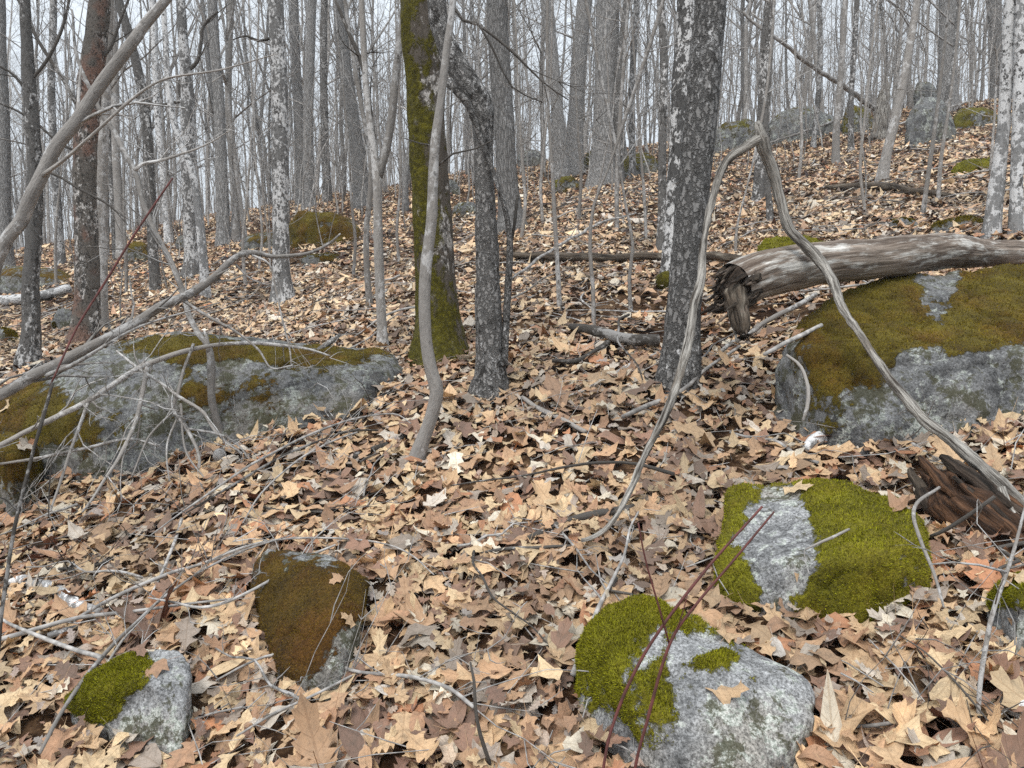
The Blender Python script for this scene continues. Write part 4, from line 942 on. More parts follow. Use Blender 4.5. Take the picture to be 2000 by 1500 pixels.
for x, y, Y, r in ((1778, 488, 3.955, 0.026), (1828, 490, 4.09, 0.018)):
    c = P(x, y, Y); mb = MB(); mb.tube(np.array([c + [0, 0.06, 0], c + [0, -0.012, 0], c + [0, -0.016, 0]]), np.array([r * 1.6, r * 1.25, r * 1.0]), 14, 0.15, x); k = obj('knot', mb.mesh('knot', offset=org), MAT['dead'], t)
    mb = MB(); mb.tube(np.array([c + [0, -0.012, 0], c + [0, -0.021, 0]]), np.array([r * 0.75, r * 0.62]), 12, 0.15, x); obj('knot_hole', mb.mesh('knot_hole', offset=org), MAT['hollow'], k)

branch('arched_branch', 'silvery dead forked branch arching over the log, one arm down to the leaves', 'branch', [
    [(1476, 236, 7.8, 3.40), (1478, 250, 16.9, 3.40), (1492, 278, 23.6, 3.40), (1508, 320, 19.1, 3.43), (1520, 380, 17.5, 3.45), (1530, 425, 16.9, 3.45), (1552, 462, 17.5, 3.44), (1600, 508, 19.1, 3.40), (1622, 545, 16.9, 3.30), (1642, 600, 13.5, 3.14), (1672, 650, 12.9, 3.03), (1705, 695, 13.5, 2.95), (1745, 745, 16.3, 2.86), (1790, 792, 18.0, 2.76), (1840, 842, 19.1, 2.64), (1890, 890, 22.5, 2.53), (1950, 945, 24.7, 2.42), (2010, 995, 25.9, 2.34), (2150, 1100, 25.9, 2.2)],
    [(1488, 272, 19.1, 3.40), (1460, 284, 15.2, 3.40), (1425, 305, 14.1, 3.40), (1403, 345, 13.5, 3.38), (1388, 395, 12.9, 3.35), (1378, 445, 11.8, 3.30), (1370, 500, 12.4, 3.25), (1362, 570, 14.1, 3.17), (1350, 640, 15.2, 3.10), (1335, 710, 15.2, 3.0), (1312, 780, 13.5, 2.92), (1280, 850, 12.4, 2.83), (1240, 940, 10.1, 2.74), (1195, 1020, 8.4, 2.66), (1160, 1048, 6.7, 2.62), (1135, 1056, 4.5, 2.60)],
    [(1490, 280, 14.7, 3.39), (1484, 255, 10.1, 3.385), (1490, 243, 3.4, 3.38)],
    [(1960, 955, 13.5, 2.38), (1975, 1000, 11.2, 2.33), (2010, 1040, 10.1, 2.28), (2080, 1090, 9.0, 2.2)]], 'dead', n=20, step=0.014, rough=0.34, disp=0.0035)
rl_ = branch('rotten_log', 'crumbling reddish-brown rotten log under the thick end of the arched branch', 'log', [
    [(1830, 925, 12, 2.58), (1842, 938, 50, 2.55), (1885, 985, 92, 2.47), (1960, 1048, 108, 2.36), (2060, 1125, 114, 2.24), (2200, 1225, 114, 2.1)]], 'rot', n=72, step=0.012, rough=0.5, disp=0.035, part='trunk')
rq = spline([[*P(x, y, Y_), 0.5 * wd * Y_ / FPX] for x, y, wd, Y_ in [(1806, 902, 60, 2.64), (1836, 932, 84, 2.56), (1885, 985, 112, 2.47), (1960, 1048, 124, 2.36), (2060, 1125, 130, 2.24), (2200, 1225, 130, 2.1)]], 0.02)
rg = np.random.default_rng(8)
for k in range(46):                                         # slabs and splinters the log is falling apart into
    an = rg.uniform(0, math.tau); i0 = int(rg.integers(0, len(rq) // 2)); i1 = min(len(rq) - 1, i0 + int(rg.integers(6, 22)))
    seg = rq[i0:i1 + 1]; ax = seg[-1, :3] - seg[0, :3]; ax /= np.linalg.norm(ax); e1 = np.cross(ax, [0, 0, 1]); e1 /= np.linalg.norm(e1); e2 = np.cross(ax, e1)
    pp = seg[:, :3] + (e1 * math.cos(an) + e2 * math.sin(an)) * seg[:, 3:4] * rg.uniform(0.86, 1.1) + rg.normal(0, 0.002, (len(seg), 3)).cumsum(0)
    rr = rg.uniform(0.008, 0.024) * np.sin(np.linspace(0.35, 2.7, len(seg))); mb = MB(); mb.tube(pp, rr, 7, 0.6, k, rscale=22, disp=0.005, dscale=50)
    obj('splinter', mb.mesh('splinter', offset=np.array(rl_.location)), MAT[('rot', 'charred', 'rot', 'darkwood')[k % 4]], rl_)
branch('dark_fallen_trunk', 'dark fallen trunk lying across the slope behind the dark flaky trunk', 'log', [[(985, 508, 10), (1030, 514, 14), (1100, 519, 17), (1200, 520, 16), (1290, 518, 16), (1400, 522, 16), (1480, 526, 12)]], 'darkwood', n=14, step=0.06, lift=0.06)
branch('dark_log', 'thin dark log on the upper slope in front of the grey leaning trunk', 'log', [[(1608, 376, 8), (1660, 376, 14), (1740, 380, 15), (1800, 388, 11), (1860, 394, 8)]], 'darkwood', n=12, step=0.08, lift=0.05)
branch('birch_log', 'white birch log lying behind the reddish trunk', 'log', [[(-20, 600, 22), (40, 598, 20), (90, 588, 18), (140, 575, 17)]], 'birch', n=14, step=0.05, lift=0.05)
branch('birch_piece', 'short piece of white birch log lying by the pale twiggy sapling', 'log', [[(1935, 1372, 46), (1970, 1390, 48), (2040, 1415, 48)]], 'birch', n=20, step=0.015)
branch('curled_bark', 'curled piece of white birch bark in the leaves below the large boulder', 'bark', [[(1562, 882, 16), (1585, 868, 24), (1615, 862, 26), (1632, 866, 18)]], 'birch', n=14, step=0.01, rough=0.3)
branch('peeling_branch', 'peeling whitish birch branch on the leaves above the wedge-shaped stone', 'branch', [[(30, 1140, 16), (60, 1138, 20), (95, 1152, 22), (135, 1168, 24), (165, 1190, 20), (208, 1202, 12)], [(105, 1250, 12), (140, 1238, 12), (165, 1228, 8)]], 'birch', n=14, step=0.012, rough=0.35)
branch('crooked_branch', 'thick crooked branch lying upslope of the dark flaky trunk', 'branch', [[(1112, 655, 14), (1150, 662, 20), (1190, 675, 22), (1235, 688, 24), (1285, 690, 24)], [(1075, 725, 8), (1120, 722, 9), (1155, 708, 9), (1185, 690, 10)]], 'twig_dark', n=12, lift=0.05)
branch('dark_branch', 'dark broken branch under the foot of the arched dead branch', 'branch', [[(1028, 1062, 14), (1075, 1042, 15), (1110, 1028, 13), (1160, 1016, 17), (1215, 1006, 16), (1248, 996, 10)], [(940, 1092, 5), (1000, 1082, 7), (1060, 1080, 7), (1115, 1080, 5)]], 'twig_dark', n=12, lift=0.03)
branch('pale_stick', 'straight pale stick sloping down the leaves in front of the bent trunk', 'stick', [[(1018, 782, 8), (1060, 808, 10), (1100, 828, 10), (1142, 852, 9)]], 'twig_pale')
branch('broken_stick', 'broken brown stick beside the foot of the curved sapling', 'stick', [[(676, 905, 13), (715, 890, 14), (760, 874, 12), (800, 850, 9)]], 'twig_dark')
branch('long_stick', 'long thin stick running up to the foot of the dark flaky trunk', 'stick', [[(1075, 800, 6), (1140, 768, 8), (1210, 732, 9), (1298, 694, 8)]], 'twig')
branch('straight_stick', 'straight grey stick leaning on the leaves below the dark flaky trunk', 'stick', [[(1212, 832, 9), (1270, 808, 10), (1320, 785, 9), (1375, 742, 7), (1440, 695, 6)]], 'twig', lift=0.05)
branch('leaning_stick', 'pale stick lying up against the large boulder', 'stick', [[(1400, 712, 8), (1460, 672, 9), (1520, 640, 10), (1586, 600, 9)]], 'twig_pale', lift=0.07)
branch('rock_stick', 'grey stick resting on the mossy shoulder of the large boulder', 'stick', [[(1490, 690, 8, 3.22), (1540, 665, 9, 3.3), (1603, 632, 8, 3.42)]], 'twig')
branch('hooked_twig', 'thin hooked pale twig standing before the large boulder', 'twig', [[(1535, 692, 5, 3.1), (1565, 715, 6, 3.02), (1580, 755, 7, 2.96), (1576, 795, 7, 2.93), (1568, 820, 5, 2.92)]], 'twig_pale')
branch('moss_twig', 'thin grey twig lying across the bright moss cushion', 'twig', [[(1572, 1072, 3, 2.0), (1600, 1058, 5, 2.01), (1630, 1046, 6, 2.03), (1660, 1032, 5, 2.06)], [(1570, 1075, 2, 2.0), (1572, 1095, 2, 1.98), (1580, 1122, 3, 1.96)]], 'twig_pale', step=0.01)
branch('pale_twig', 'pale crooked twig hanging beside the bright moss cushion', 'twig', [[(1832, 950, 6, 2.3), (1795, 978, 7, 2.22), (1786, 1010, 7, 2.16), (1800, 1060, 7, 2.08), (1818, 1105, 7, 2.02), (1832, 1150, 6, 1.96), (1842, 1185, 4, 1.93)]], 'twig_pale', step=0.015)
branch('edge_sapling', 'pale thin twiggy sapling in front of the rotten log', 'sapling', [
    [(1898, 1500, 10, 1.62), (1910, 1430, 9, 1.64), (1918, 1320, 9, 1.66), (1935, 1210, 9, 1.68), (1962, 1120, 8, 1.70), (1985, 1050, 6, 1.72), (2010, 960, 4, 1.74)], [(1962, 1118, 6, 1.70), (1910, 1104, 5, 1.71), (1860, 1098, 4, 1.72), (1815, 1102, 3, 1.73)], [(1970, 1110, 4, 1.70), (2010, 1100, 4, 1.68), (2060, 1095, 3, 1.66)], [(1945, 1180, 3, 1.68), (1960, 1130, 3, 1.64), (1990, 1150, 2, 1.62)]], 'twig_pale', twigs=3)
branch('grey_twig', 'dark grey twig rising from the rotten log', 'twig', [[(1815, 1045, 7, 2.25), (1850, 1030, 8, 2.2), (1900, 1000, 8, 2.15), (1945, 968, 7, 2.12)]], 'twig_dark')
branch('red_forked_shrub', 'red-tipped forked stem rising in front of the pale boulder', 'shrub', [
    [(1150, 1900, 6.2, 1.18), (1165, 1640, 6.2, 1.20), (1180, 1480, 6.2, 1.22), (1205, 1385, 6.8, 1.24), (1245, 1300, 6.8, 1.25), (1300, 1215, 6.2, 1.26), (1370, 1125, 6.2, 1.27), (1430, 1055, 5.6, 1.28), (1488, 990, 4.5, 1.29)],
    [(1225, 1900, 6.8, 1.18), (1232, 1560, 6.8, 1.22), (1265, 1400, 6.8, 1.24), (1308, 1258, 6.8, 1.26), (1360, 1180, 5.6, 1.27), (1430, 1095, 5.0, 1.28), (1512, 1000, 4.0, 1.29)],
    [(1308, 1258, 4.0, 1.26), (1290, 1195, 4.0, 1.25), (1262, 1100, 3.4, 1.25), (1246, 1022, 3.4, 1.25)], [(1310, 1255, 2.8, 1.26), (1328, 1215, 2.2, 1.26), (1343, 1160, 2.2, 1.26)]], 'red', n=10, step=0.015, rough=0.08, part='stem')
branch('dark_shrub', 'thin dark upright stem turning into a slanting red shoot before the long boulder', 'shrub', [
    [(-40, 1560, 8.2, 1.62), (-10, 1290, 8.2, 1.66), (8, 1160, 7.5, 1.7), (30, 1030, 6.8, 1.74), (55, 920, 6.8, 1.78), (78, 830, 6.8, 1.82), (100, 748, 6.0, 1.86)], [(36, 1000, 3.8, 1.75), (10, 975, 3.0, 1.74), (-20, 965, 2.2, 1.73)], [(95, 1010, 2.2, 1.8), (96, 950, 3.0, 1.8), (100, 900, 2.2, 1.8)]], 'twig_dark', n=9, step=0.02)
branch('red_shoot', 'long straight red shoot slanting across the reddish trunk', 'shrub', [[(98, 752, 3.5, 1.86), (150, 640, 4.2, 1.92), (200, 555, 4.2, 1.96), (270, 445, 4.2, 2.0), (338, 348, 3.5, 2.04)]], 'red', n=8, step=0.03, rough=0.05, part='shoot')
branch('standing_twig', 'short dark upright twig in the leaves left bare at its tip', 'twig', [[(958, 1500, 9), (938, 1430, 8, 1.72), (930, 1380, 7, 1.72), (926, 1330, 6, 1.73), (918, 1292, 4, 1.74)]], 'twig_dark')
branch('slanting_sapling', 'pale grey sapling slanting steeply across the reddish trunk', 'tree', [
    [(-420, 1330, 28.1, 2.75), (-130, 770, 25.7, 2.78), (0, 500, 24.2, 2.8), (45, 405, 24.2, 2.8), (100, 312, 24.2, 2.82), (150, 235, 23.4, 2.83), (210, 150, 22.6, 2.84), (268, 72, 20.3, 2.86), (325, 0, 17.2, 2.88), (420, -130, 14.0, 2.9), (560, -320, 7.8, 2.92)],
    [(84, 345, 8.6, 2.8), (140, 298, 6.2, 2.76), (215, 232, 5.5, 2.72), (290, 172, 4.7, 2.7), (345, 150, 3.9, 2.7), (440, 134, 3.1, 2.72), (545, 104, 1.6, 2.74)],
    [(150, 250, 6.2, 2.84), (152, 180, 5.5, 2.9), (158, 130, 3.1, 2.95)]], 'smooth', n=20, step=0.025, rough=0.12, twigs=2)
branch('fallen_branch', 'long grey fallen branch slanting up over the long boulder to a crooked tip', 'branch', [
    [(-520, 1230, 28.8, 2.5), (-330, 960, 26.4, 2.75), (-150, 845, 24.8, 3.05), (0, 772, 22.4, 3.3), (100, 716, 21.6, 3.42), (180, 672, 19.2, 3.5), (250, 638, 19.2, 3.58), (330, 592, 17.6, 3.66), (400, 550, 15.2, 3.75), (450, 515, 12.8, 3.8), (490, 495, 10.4, 3.85), (540, 502, 8.0, 3.9), (600, 497, 6.4, 3.95), (640, 478, 4.8, 4.0), (665, 457, 3.2, 4.05)],
    [(355, 588, 6.4, 3.7), (410, 618, 5.6, 3.7), (460, 650, 4.8, 3.7), (505, 685, 4.0, 3.7), (530, 720, 3.2, 3.7), (572, 714, 2.4, 3.7)], [(492, 497, 4.8, 3.85), (525, 515, 4.0, 3.87), (537, 560, 4.0, 3.9), (550, 620, 3.2, 3.92), (566, 680, 3.2, 3.94), (570, 720, 2.4, 3.95)],
    [(90, 735, 9.6, 3.4), (160, 700, 7.2, 3.42), (270, 640, 4.8, 3.46), (360, 610, 3.2, 3.5), (430, 590, 2.4, 3.55)], [(460, 515, 4.0, 3.82), (490, 545, 3.2, 3.85), (530, 560, 2.4, 3.88)]], 'twig_pale', n=14, step=0.025, rough=0.14, twigs=12)
branch('bowed_branch', 'pale bowed stem with drooping twigs in front of the long boulder', 'branch', [
    [(-260, 1060, 12, 3.0), (-100, 925, 11, 3.3), (0, 872, 10, 3.5), (85, 826, 11, 3.58), (180, 776, 11, 3.66), (280, 716, 11, 3.74), (360, 684, 10, 3.8), (430, 672, 8, 3.85), (520, 672, 7, 3.95), (600, 680, 5, 4.05), (645, 695, 3, 4.1)],
    [(286, 720, 9, 3.74), (276, 780, 9, 3.66), (256, 840, 8, 3.58), (236, 890, 7, 3.5), (200, 945, 6, 3.38), (160, 1000, 4, 3.26)], [(175, 778, 7, 3.66), (152, 835, 7, 3.58), (135, 890, 6, 3.5), (112, 960, 5, 3.4), (100, 1000, 4, 3.3)],
    [(228, 686, 4, 3.8), (285, 730, 6, 3.72), (340, 765, 6, 3.7), (390, 800, 7, 3.68), (420, 838, 6, 3.66), (472, 885, 5, 3.6)], [(378, 670, 6, 3.8), (362, 720, 6, 3.76), (350, 770, 7, 3.72), (342, 800, 7, 3.7), (368, 838, 7, 3.66), (388, 890, 6, 3.58), (386, 950, 4, 3.5)],
    [(368, 838, 5, 3.66), (430, 848, 5, 3.62), (465, 870, 4, 3.6), (482, 892, 3, 3.58)], [(344, 800, 4, 3.7), (312, 830, 4, 3.66), (285, 865, 4, 3.6), (258, 930, 3, 3.5)], [(345, 820, 4, 3.7), (325, 870, 4, 3.62), (332, 940, 3, 3.5)],
    [(0, 905, 5, 3.5), (80, 892, 6, 3.52), (170, 875, 6, 3.56), (250, 858, 5, 3.6), (310, 872, 4, 3.62)], [(352, 790, 5, 3.7), (362, 880, 4, 3.6), (400, 935, 3, 3.5)]], 'twig_pale', n=8, step=0.02, rough=0.16, twigs=12)
branch('crooked_sapling', 'thin crooked grey sapling rooted by the long boulder and leaning away', 'sapling', [
    [(433, 900, 26), (430, 870, 19, 3.9), (420, 820, 15, 3.9), (412, 770, 14, 3.9), (414, 720, 15, 3.9), (408, 680, 13, 3.92), (388, 655, 11, 3.95), (366, 620, 11, 4.0), (352, 570, 11, 4.05), (335, 520, 11, 4.1), (310, 470, 10, 4.15), (288, 414, 10, 4.2), (262, 335, 10, 4.25), (225, 265, 9, 4.3), (185, 192, 8, 4.35), (150, 110, 6, 4.4), (140, 20, 4, 4.4)],
    [(262, 335, 7, 4.25), (285, 318, 6, 4.25), (330, 308, 5, 4.25), (400, 285, 3, 4.25), (450, 255, 2, 4.25)], [(408, 685, 10, 3.9), (402, 655, 7, 3.9), (398, 645, 4, 3.9)], [(430, 860, 8, 3.88), (445, 880, 8, 3.84), (468, 890, 6, 3.8)]], 'smooth', n=12, step=0.02, rough=0.16, twigs=12)
branch('propped_branch', 'rough dark branch propped over the end of the long boulder', 'branch', [
    [(662, 652, 8, 4.75), (640, 670, 11, 4.65), (612, 692, 12, 4.52), (604, 722, 12, 4.42), (614, 765, 12, 4.32), (630, 802, 14, 4.22), (648, 822, 14, 4.15), (690, 820, 10, 4.15), (740, 806, 8, 4.2), (800, 798, 6, 4.2)], [(648, 822, 8, 4.15), (620, 835, 6, 4.1), (590, 850, 4, 4.02)]], 'speckled_dark', n=12, step=0.02, rough=0.25, twigs=3)
lows = [('sweeping_twig', 'longest thin twig sweeping over the leaves behind the flat brown-mossed stone', [(155, 1238, 9), (215, 1202, 9), (290, 1165, 9), (345, 1142, 9), (400, 1126, 8), (470, 1100, 7), (540, 1082, 6), (640, 1077, 5), (740, 1086, 5), (800, 1108, 4), (850, 1150, 3)], 'twig', 0.06),
        ('diagonal_stick', 'long pale stick slanting past the wedge-shaped stone', [(95, 1520, 9), (125, 1460, 10), (155, 1410, 10), (195, 1348, 11), (235, 1300, 10), (270, 1266, 8), (322, 1218, 7), (400, 1160, 6), (480, 1118, 5), (575, 1085, 3)], 'twig_pale', 0.09),
        ('short_stick', 'short thin pale stick against the wedge-shaped stone', [(200, 1388, 5), (228, 1340, 6), (250, 1305, 6), (268, 1282, 4)], 'twig_pale', 0.12),
        ('dark_twig', 'dark twig lying over the flat brown-mossed stone', [(300, 1215, 4), (350, 1225, 6), (400, 1236, 7), (450, 1225, 8), (510, 1195, 8), (560, 1165, 8), (610, 1135, 7), (660, 1112, 5)], 'twig', 0.13),
        ('knotty_branch', 'knotty grey branch in front of the flat brown-mossed stone', [(430, 1350, 5), (490, 1318, 6), (545, 1300, 7), (620, 1302, 8), (690, 1330, 8), (760, 1340, 9), (820, 1350, 10), (880, 1372, 11), (925, 1408, 9)], 'twig', 0.05),
        ('slanting_stick', 'slanting pale stick meeting the knotty grey branch', [(310, 1460, 5), (400, 1410, 6), (480, 1390, 5), (495, 1440, 0.1)][:3] , 'twig', 0.03),
        ('thin_stick', 'thin brown stick below the knotty grey branch', [(470, 1452, 6), (540, 1410, 7), (610, 1378, 7), (690, 1336, 6)], 'twig', 0.04),
        ('upper_twig', 'thin bowed twig crossing the leaves below the long boulder', [(300, 1080, 3), (400, 1005, 5), (470, 955, 6), (540, 915, 6), (610, 878, 6), (690, 848, 5), (770, 838, 4), (805, 856, 3)], 'twig', 0.08),
        ('double_twig', 'dark twig beside the thin bowed one below the long boulder', [(370, 1020, 4), (440, 978, 6), (520, 928, 7), (590, 895, 6), (680, 862, 5), (740, 858, 4)], 'twig_dark', 0.05),
        ('fine_twig', 'fine grey twig running down the leaves under the long boulder', [(480, 1050, 3), (520, 985, 4), (580, 930, 5), (650, 890, 5), (700, 870, 4)], 'twig', 0.07),
        ('flat_twig', 'brown twig lying level on the leaves over the flat brown-mossed stone', [(490, 990, 4), (540, 1005, 6), (600, 1008, 6), (650, 1012, 5)], 'twig_dark', 0.03),
        ('level_branch', 'dark level branch in the leaves above the peeling birch branch', [(-20, 1118, 8), (60, 1118, 8), (130, 1120, 8), (200, 1115, 7), (240, 1090, 4)], 'twig_dark', 0.03),
        ('ground_stick', 'mossy brown stick lying below the pale boulder', [(1590, 1418, 8), (1660, 1428, 9), (1740, 1420, 10), (1810, 1398, 8), (1870, 1385, 5)], 'twig', 0.03),
        ('arc_twig', 'thin curved twig in the leaves between the two bright-mossed boulders', [(1740, 1285, 3), (1790, 1320, 4), (1840, 1370, 5), (1880, 1420, 5), (1910, 1460, 4)], 'twig_dark', 0.08),
        ('grey_stick', 'grey forked stick on the leaves left of the large boulder foot', [(1420, 855, 6), (1470, 868, 7), (1510, 872, 8), (1550, 900, 8), (1590, 915, 9)], 'twig', 0.03),
        ('brown_stick', 'long brown stick at the foot of the large boulder', [(1515, 828, 7), (1600, 832, 8), (1680, 848, 8), (1750, 868, 9), (1800, 900, 9)], 'twig', 0.03),
        ('slope_pole', 'slender leaning pole propped on the slope beside the bent trunk', [(1000, 620, 5), (1060, 570, 7), (1110, 530, 7), (1180, 490, 6), (1240, 470, 4)], 'twig', 0.3),
        ('upslope_pole', 'long pale pole lying before the broad grey ledge', [(1500, 310, 4), (1570, 285, 5), (1650, 255, 5), (1730, 230, 4)], 'twig_pale', 0.3),
        ('rock_pole', 'long mossy pole leaning toward the tall grey boulder', [(1745, 265, 4), (1800, 245, 5), (1850, 230, 5), (1900, 212, 4)], 'twig', 0.2)]
for nm, lab, pth, mt, lf in lows:
    pth = [(x_, y_, w_ * 0.8) for x_, y_, w_ in pth]; lf = min(lf, 0.1) if 'pole' not in nm else lf
    branch(nm, lab, 'stick' if 'stick' in nm or 'pole' in nm else 'twig' if 'twig' in nm else 'branch', [pth], mt, lift=lf, n=8, step=0.025, rough=0.18, twigs=7)
branch('slanting_limb', 'long grey limb fallen aslant through the thin trees over the ledge', 'branch', [[(1450, 22, 4.9, 15), (1480, 50, 6.3, 15), (1530, 85, 7.0, 15), (1590, 132, 8.4, 15.5), (1650, 170, 9.1, 16), (1690, 200, 9.8, 16.5), (1740, 235, 9.8, 17)], [(1465, 25, 3.5, 15), (1480, 35, 2.8, 15), (1490, 38, 1.4, 15)]], 'smooth', n=10, step=0.1)
branch('broken_snag', 'weathered pale broken snag standing between the ledges', 'tree', [[(1716, 278, 34, 16.2), (1718, 255, 28, 16.2), (1722, 220, 24, 16.2), (1727, 185, 18, 16.2), (1730, 162, 7, 16.2), (1731, 150, 2, 16.2)], [(1705, 272, 10, 16.1), (1712, 235, 9, 16.1), (1715, 205, 3, 16.1)]], 'dead', n=18, step=0.06, rough=0.25, disp=0.02, part='trunk')
branch('mossy_stump', 'small mossy stump at the foot of the white-lichened trunk', 'stump', [[(1300, 566, 40), (1302, 540, 30, 8.4), (1306, 512, 20, 8.4), (1310, 505, 6, 8.4)]], 'mossy', n=16, step=0.03, rough=0.2)

# ------------------------------------------------------------------ loose sticks on the leaves, each its own
SK = []
for j in range(8):
    rg = np.random.default_rng(300 + j); L = rg.uniform(0.35, 1.1); k = 7
    pts = np.column_stack([np.linspace(-L / 2, L / 2, k), np.cumsum(rg.normal(0, 0.025, k)), 0.012 + np.abs(np.cumsum(rg.normal(0, 0.012, k))), np.linspace(rg.uniform(0.006, 0.012), 0.003, k)])
    w = spline(pts, 0.04); mb = MB(); mb.tube(w[:, :3], w[:, 3], 7, 0.2, j)
    for _ in range(int(rg.integers(0, 4))):
        i = int(rg.integers(len(w) // 4, len(w) - 1)); grow(mb, w[i, :3], (1, rg.choice([-1, 1]) * rg.uniform(0.5, 1.2), rg.uniform(0, 0.3)), L * rg.uniform(0.15, 0.4), w[i, 3] * 0.6, 1, rg, 4, 0.0, (0, 2), 0.15, 0.08)
    SK.append(mb.mesh('stick'))
def gnormal(x, y, e=0.06):
    return np.stack([-(G(x + e, y) - G(x - e, y)) / (2 * e), -(G(x, y + e) - G(x, y - e)) / (2 * e), np.ones_like(np.asarray(x, float))], -1)
rs = np.random.default_rng(77)
for k in range(190):
    y = math.sqrt(rs.uniform(2.0 ** 2, 13 ** 2)) if k % 3 else rs.uniform(2.0, 6); x = rs.uniform(-0.78, 0.78) * y
    if not (-20 < pix(np.array([[x, y, float(G(x, y))]]))[0][0] < 2020 and pix(np.array([[x, y, float(G(x, y))]]))[1][0] < 1520): continue
    if any(inside(f, np.array([x]), np.array([y]), 1.75)[0] for f in FOOT): continue
    mt = ('twig', 'twig_pale', 'twig_dark', 'twig')[k % 4]
    me = SK[k % 8] if mt == 'twig' else None
    key = 'stick_%d_%s' % (k % 8, mt); me = bpy.data.meshes.get(key)
    if me is None: me = SK[k % 8].copy(); me.name = key
    o = obj('fallen_stick', me, MAT[mt]); o.location = (x, y, float(G(x, y)) + rs.uniform(0.025, 0.05))
    nv = Vector(gnormal(x, y).tolist()).normalized(); o.rotation_mode = 'QUATERNION'
    from mathutils import Quaternion
    o.rotation_quaternion = Vector((0, 0, 1)).rotation_difference(nv) @ Quaternion((0, 0, 1), rs.uniform(0, math.tau)); s = rs.uniform(0.6, 1.3); o.scale = (s, s, s)
    sx_, sy_, _d = pix(np.array([o.location]))
    tag(o, {'twig': 'loose grey stick on the leaves ', 'twig_pale': 'loose pale stick on the leaves ', 'twig_dark': 'loose dark stick on the leaves '}[mt] + near_mark(float(sx_[0]), float(sy_[0])), 'stick', 'loose sticks on the leaf litter, ' + mt.replace('twig_', '').replace('twig', 'grey'))

# ------------------------------------------------------------------ leaf litter
def oak(n_):   # half outlines: (along, half width) of lobed leaves, from many to few points
    return {0: [(0, 0.004), (0.07, 0.05), (0.15, 0.11), (0.20, 0.22), (0.28, 0.29), (0.285, 0.20), (0.34, 0.13), (0.40, 0.21), (0.47, 0.29), (0.56, 0.35), (0.565, 0.26), (0.61, 0.15), (0.67, 0.22), (0.765, 0.29), (0.77, 0.20), (0.80, 0.12), (0.86, 0.15), (0.93, 0.17), (0.935, 0.09), (1.0, 0.004)],
            1: [(0, 0.004), (0.27, 0.24), (0.34, 0.16), (0.54, 0.32), (0.61, 0.19), (0.77, 0.24), (0.85, 0.12), (1.0, 0.004)],
            2: [(0, 0.004), (0.26, 0.26), (0.36, 0.15), (0.54, 0.30), (0.74, 0.20), (1.0, 0.004)],
            3: [(0, 0.02), (0.5, 0.30), (1.0, 0.02)],
            7: [(0, 0.004), (0.25, 0.19), (0.55, 0.23), (0.8, 0.14), (1.0, 0.004)],
            4: [(0, 0.004), (0.08, 0.09), (0.22, 0.19), (0.40, 0.25), (0.58, 0.235), (0.75, 0.17), (0.88, 0.09), (1.0, 0.004)],            # beech
            5: [(0, 0.02), (0.06, 0.18), (0.10, 0.34), (0.20, 0.24), (0.33, 0.36), (0.50, 0.50), (0.52, 0.30), (0.56, 0.18), (0.70, 0.20), (0.80, 0.26), (0.82, 0.14), (1.0, 0.004)]}[n_]   # maple
def leaf_tpl(kind, petiole, cols=(1.0,)):
    """flat leaf: a midrib and, on each side, one or more columns of points out to the lobed edge"""
    h = np.array(oak(kind)); n = len(h)
    rows = [np.column_stack([h[:, 0], np.zeros(n)])]
    q = []; i = np.arange(n - 1)
    for sgn in (1, -1):
        prev = 0
        for c in cols:
            rows.append(np.column_stack([h[:, 0], sgn * h[:, 1] * c])); cur = len(rows) - 1
            f = np.stack([prev * n + i, prev * n + i + 1, cur * n + i + 1, cur * n + i], -1)
            q.append(f[:, ::-1] if sgn > 0 else f); prev = cur
    tw = np.vstack(rows); q = np.vstack(q)
    if petiole:
        b = len(tw); tw = np.vstack([tw, [[0.02, 0.008], [0.02, -0.008], [-0.30, 0.004], [-0.30, -0.004]]])
        q = np.vstack([q, [[b, b + 1, b + 3, b + 2]]])
    return tw, q
PAL = np.array([lin(240, 208, 162), lin(228, 188, 142), lin(210, 164, 122), lin(184, 136, 100), lin(146, 102, 80), lin(112, 74, 60), lin(240, 228, 206), lin(216, 204, 190), lin(196, 128, 82), lin(166, 150, 138)])[:, :3]
PW = np.array([0.17, 0.21, 0.18, 0.13, 0.10, 0.075, 0.05, 0.05, 0.05, 0.05]); PW = PW / PW.sum()
rl = np.random.default_rng(99)
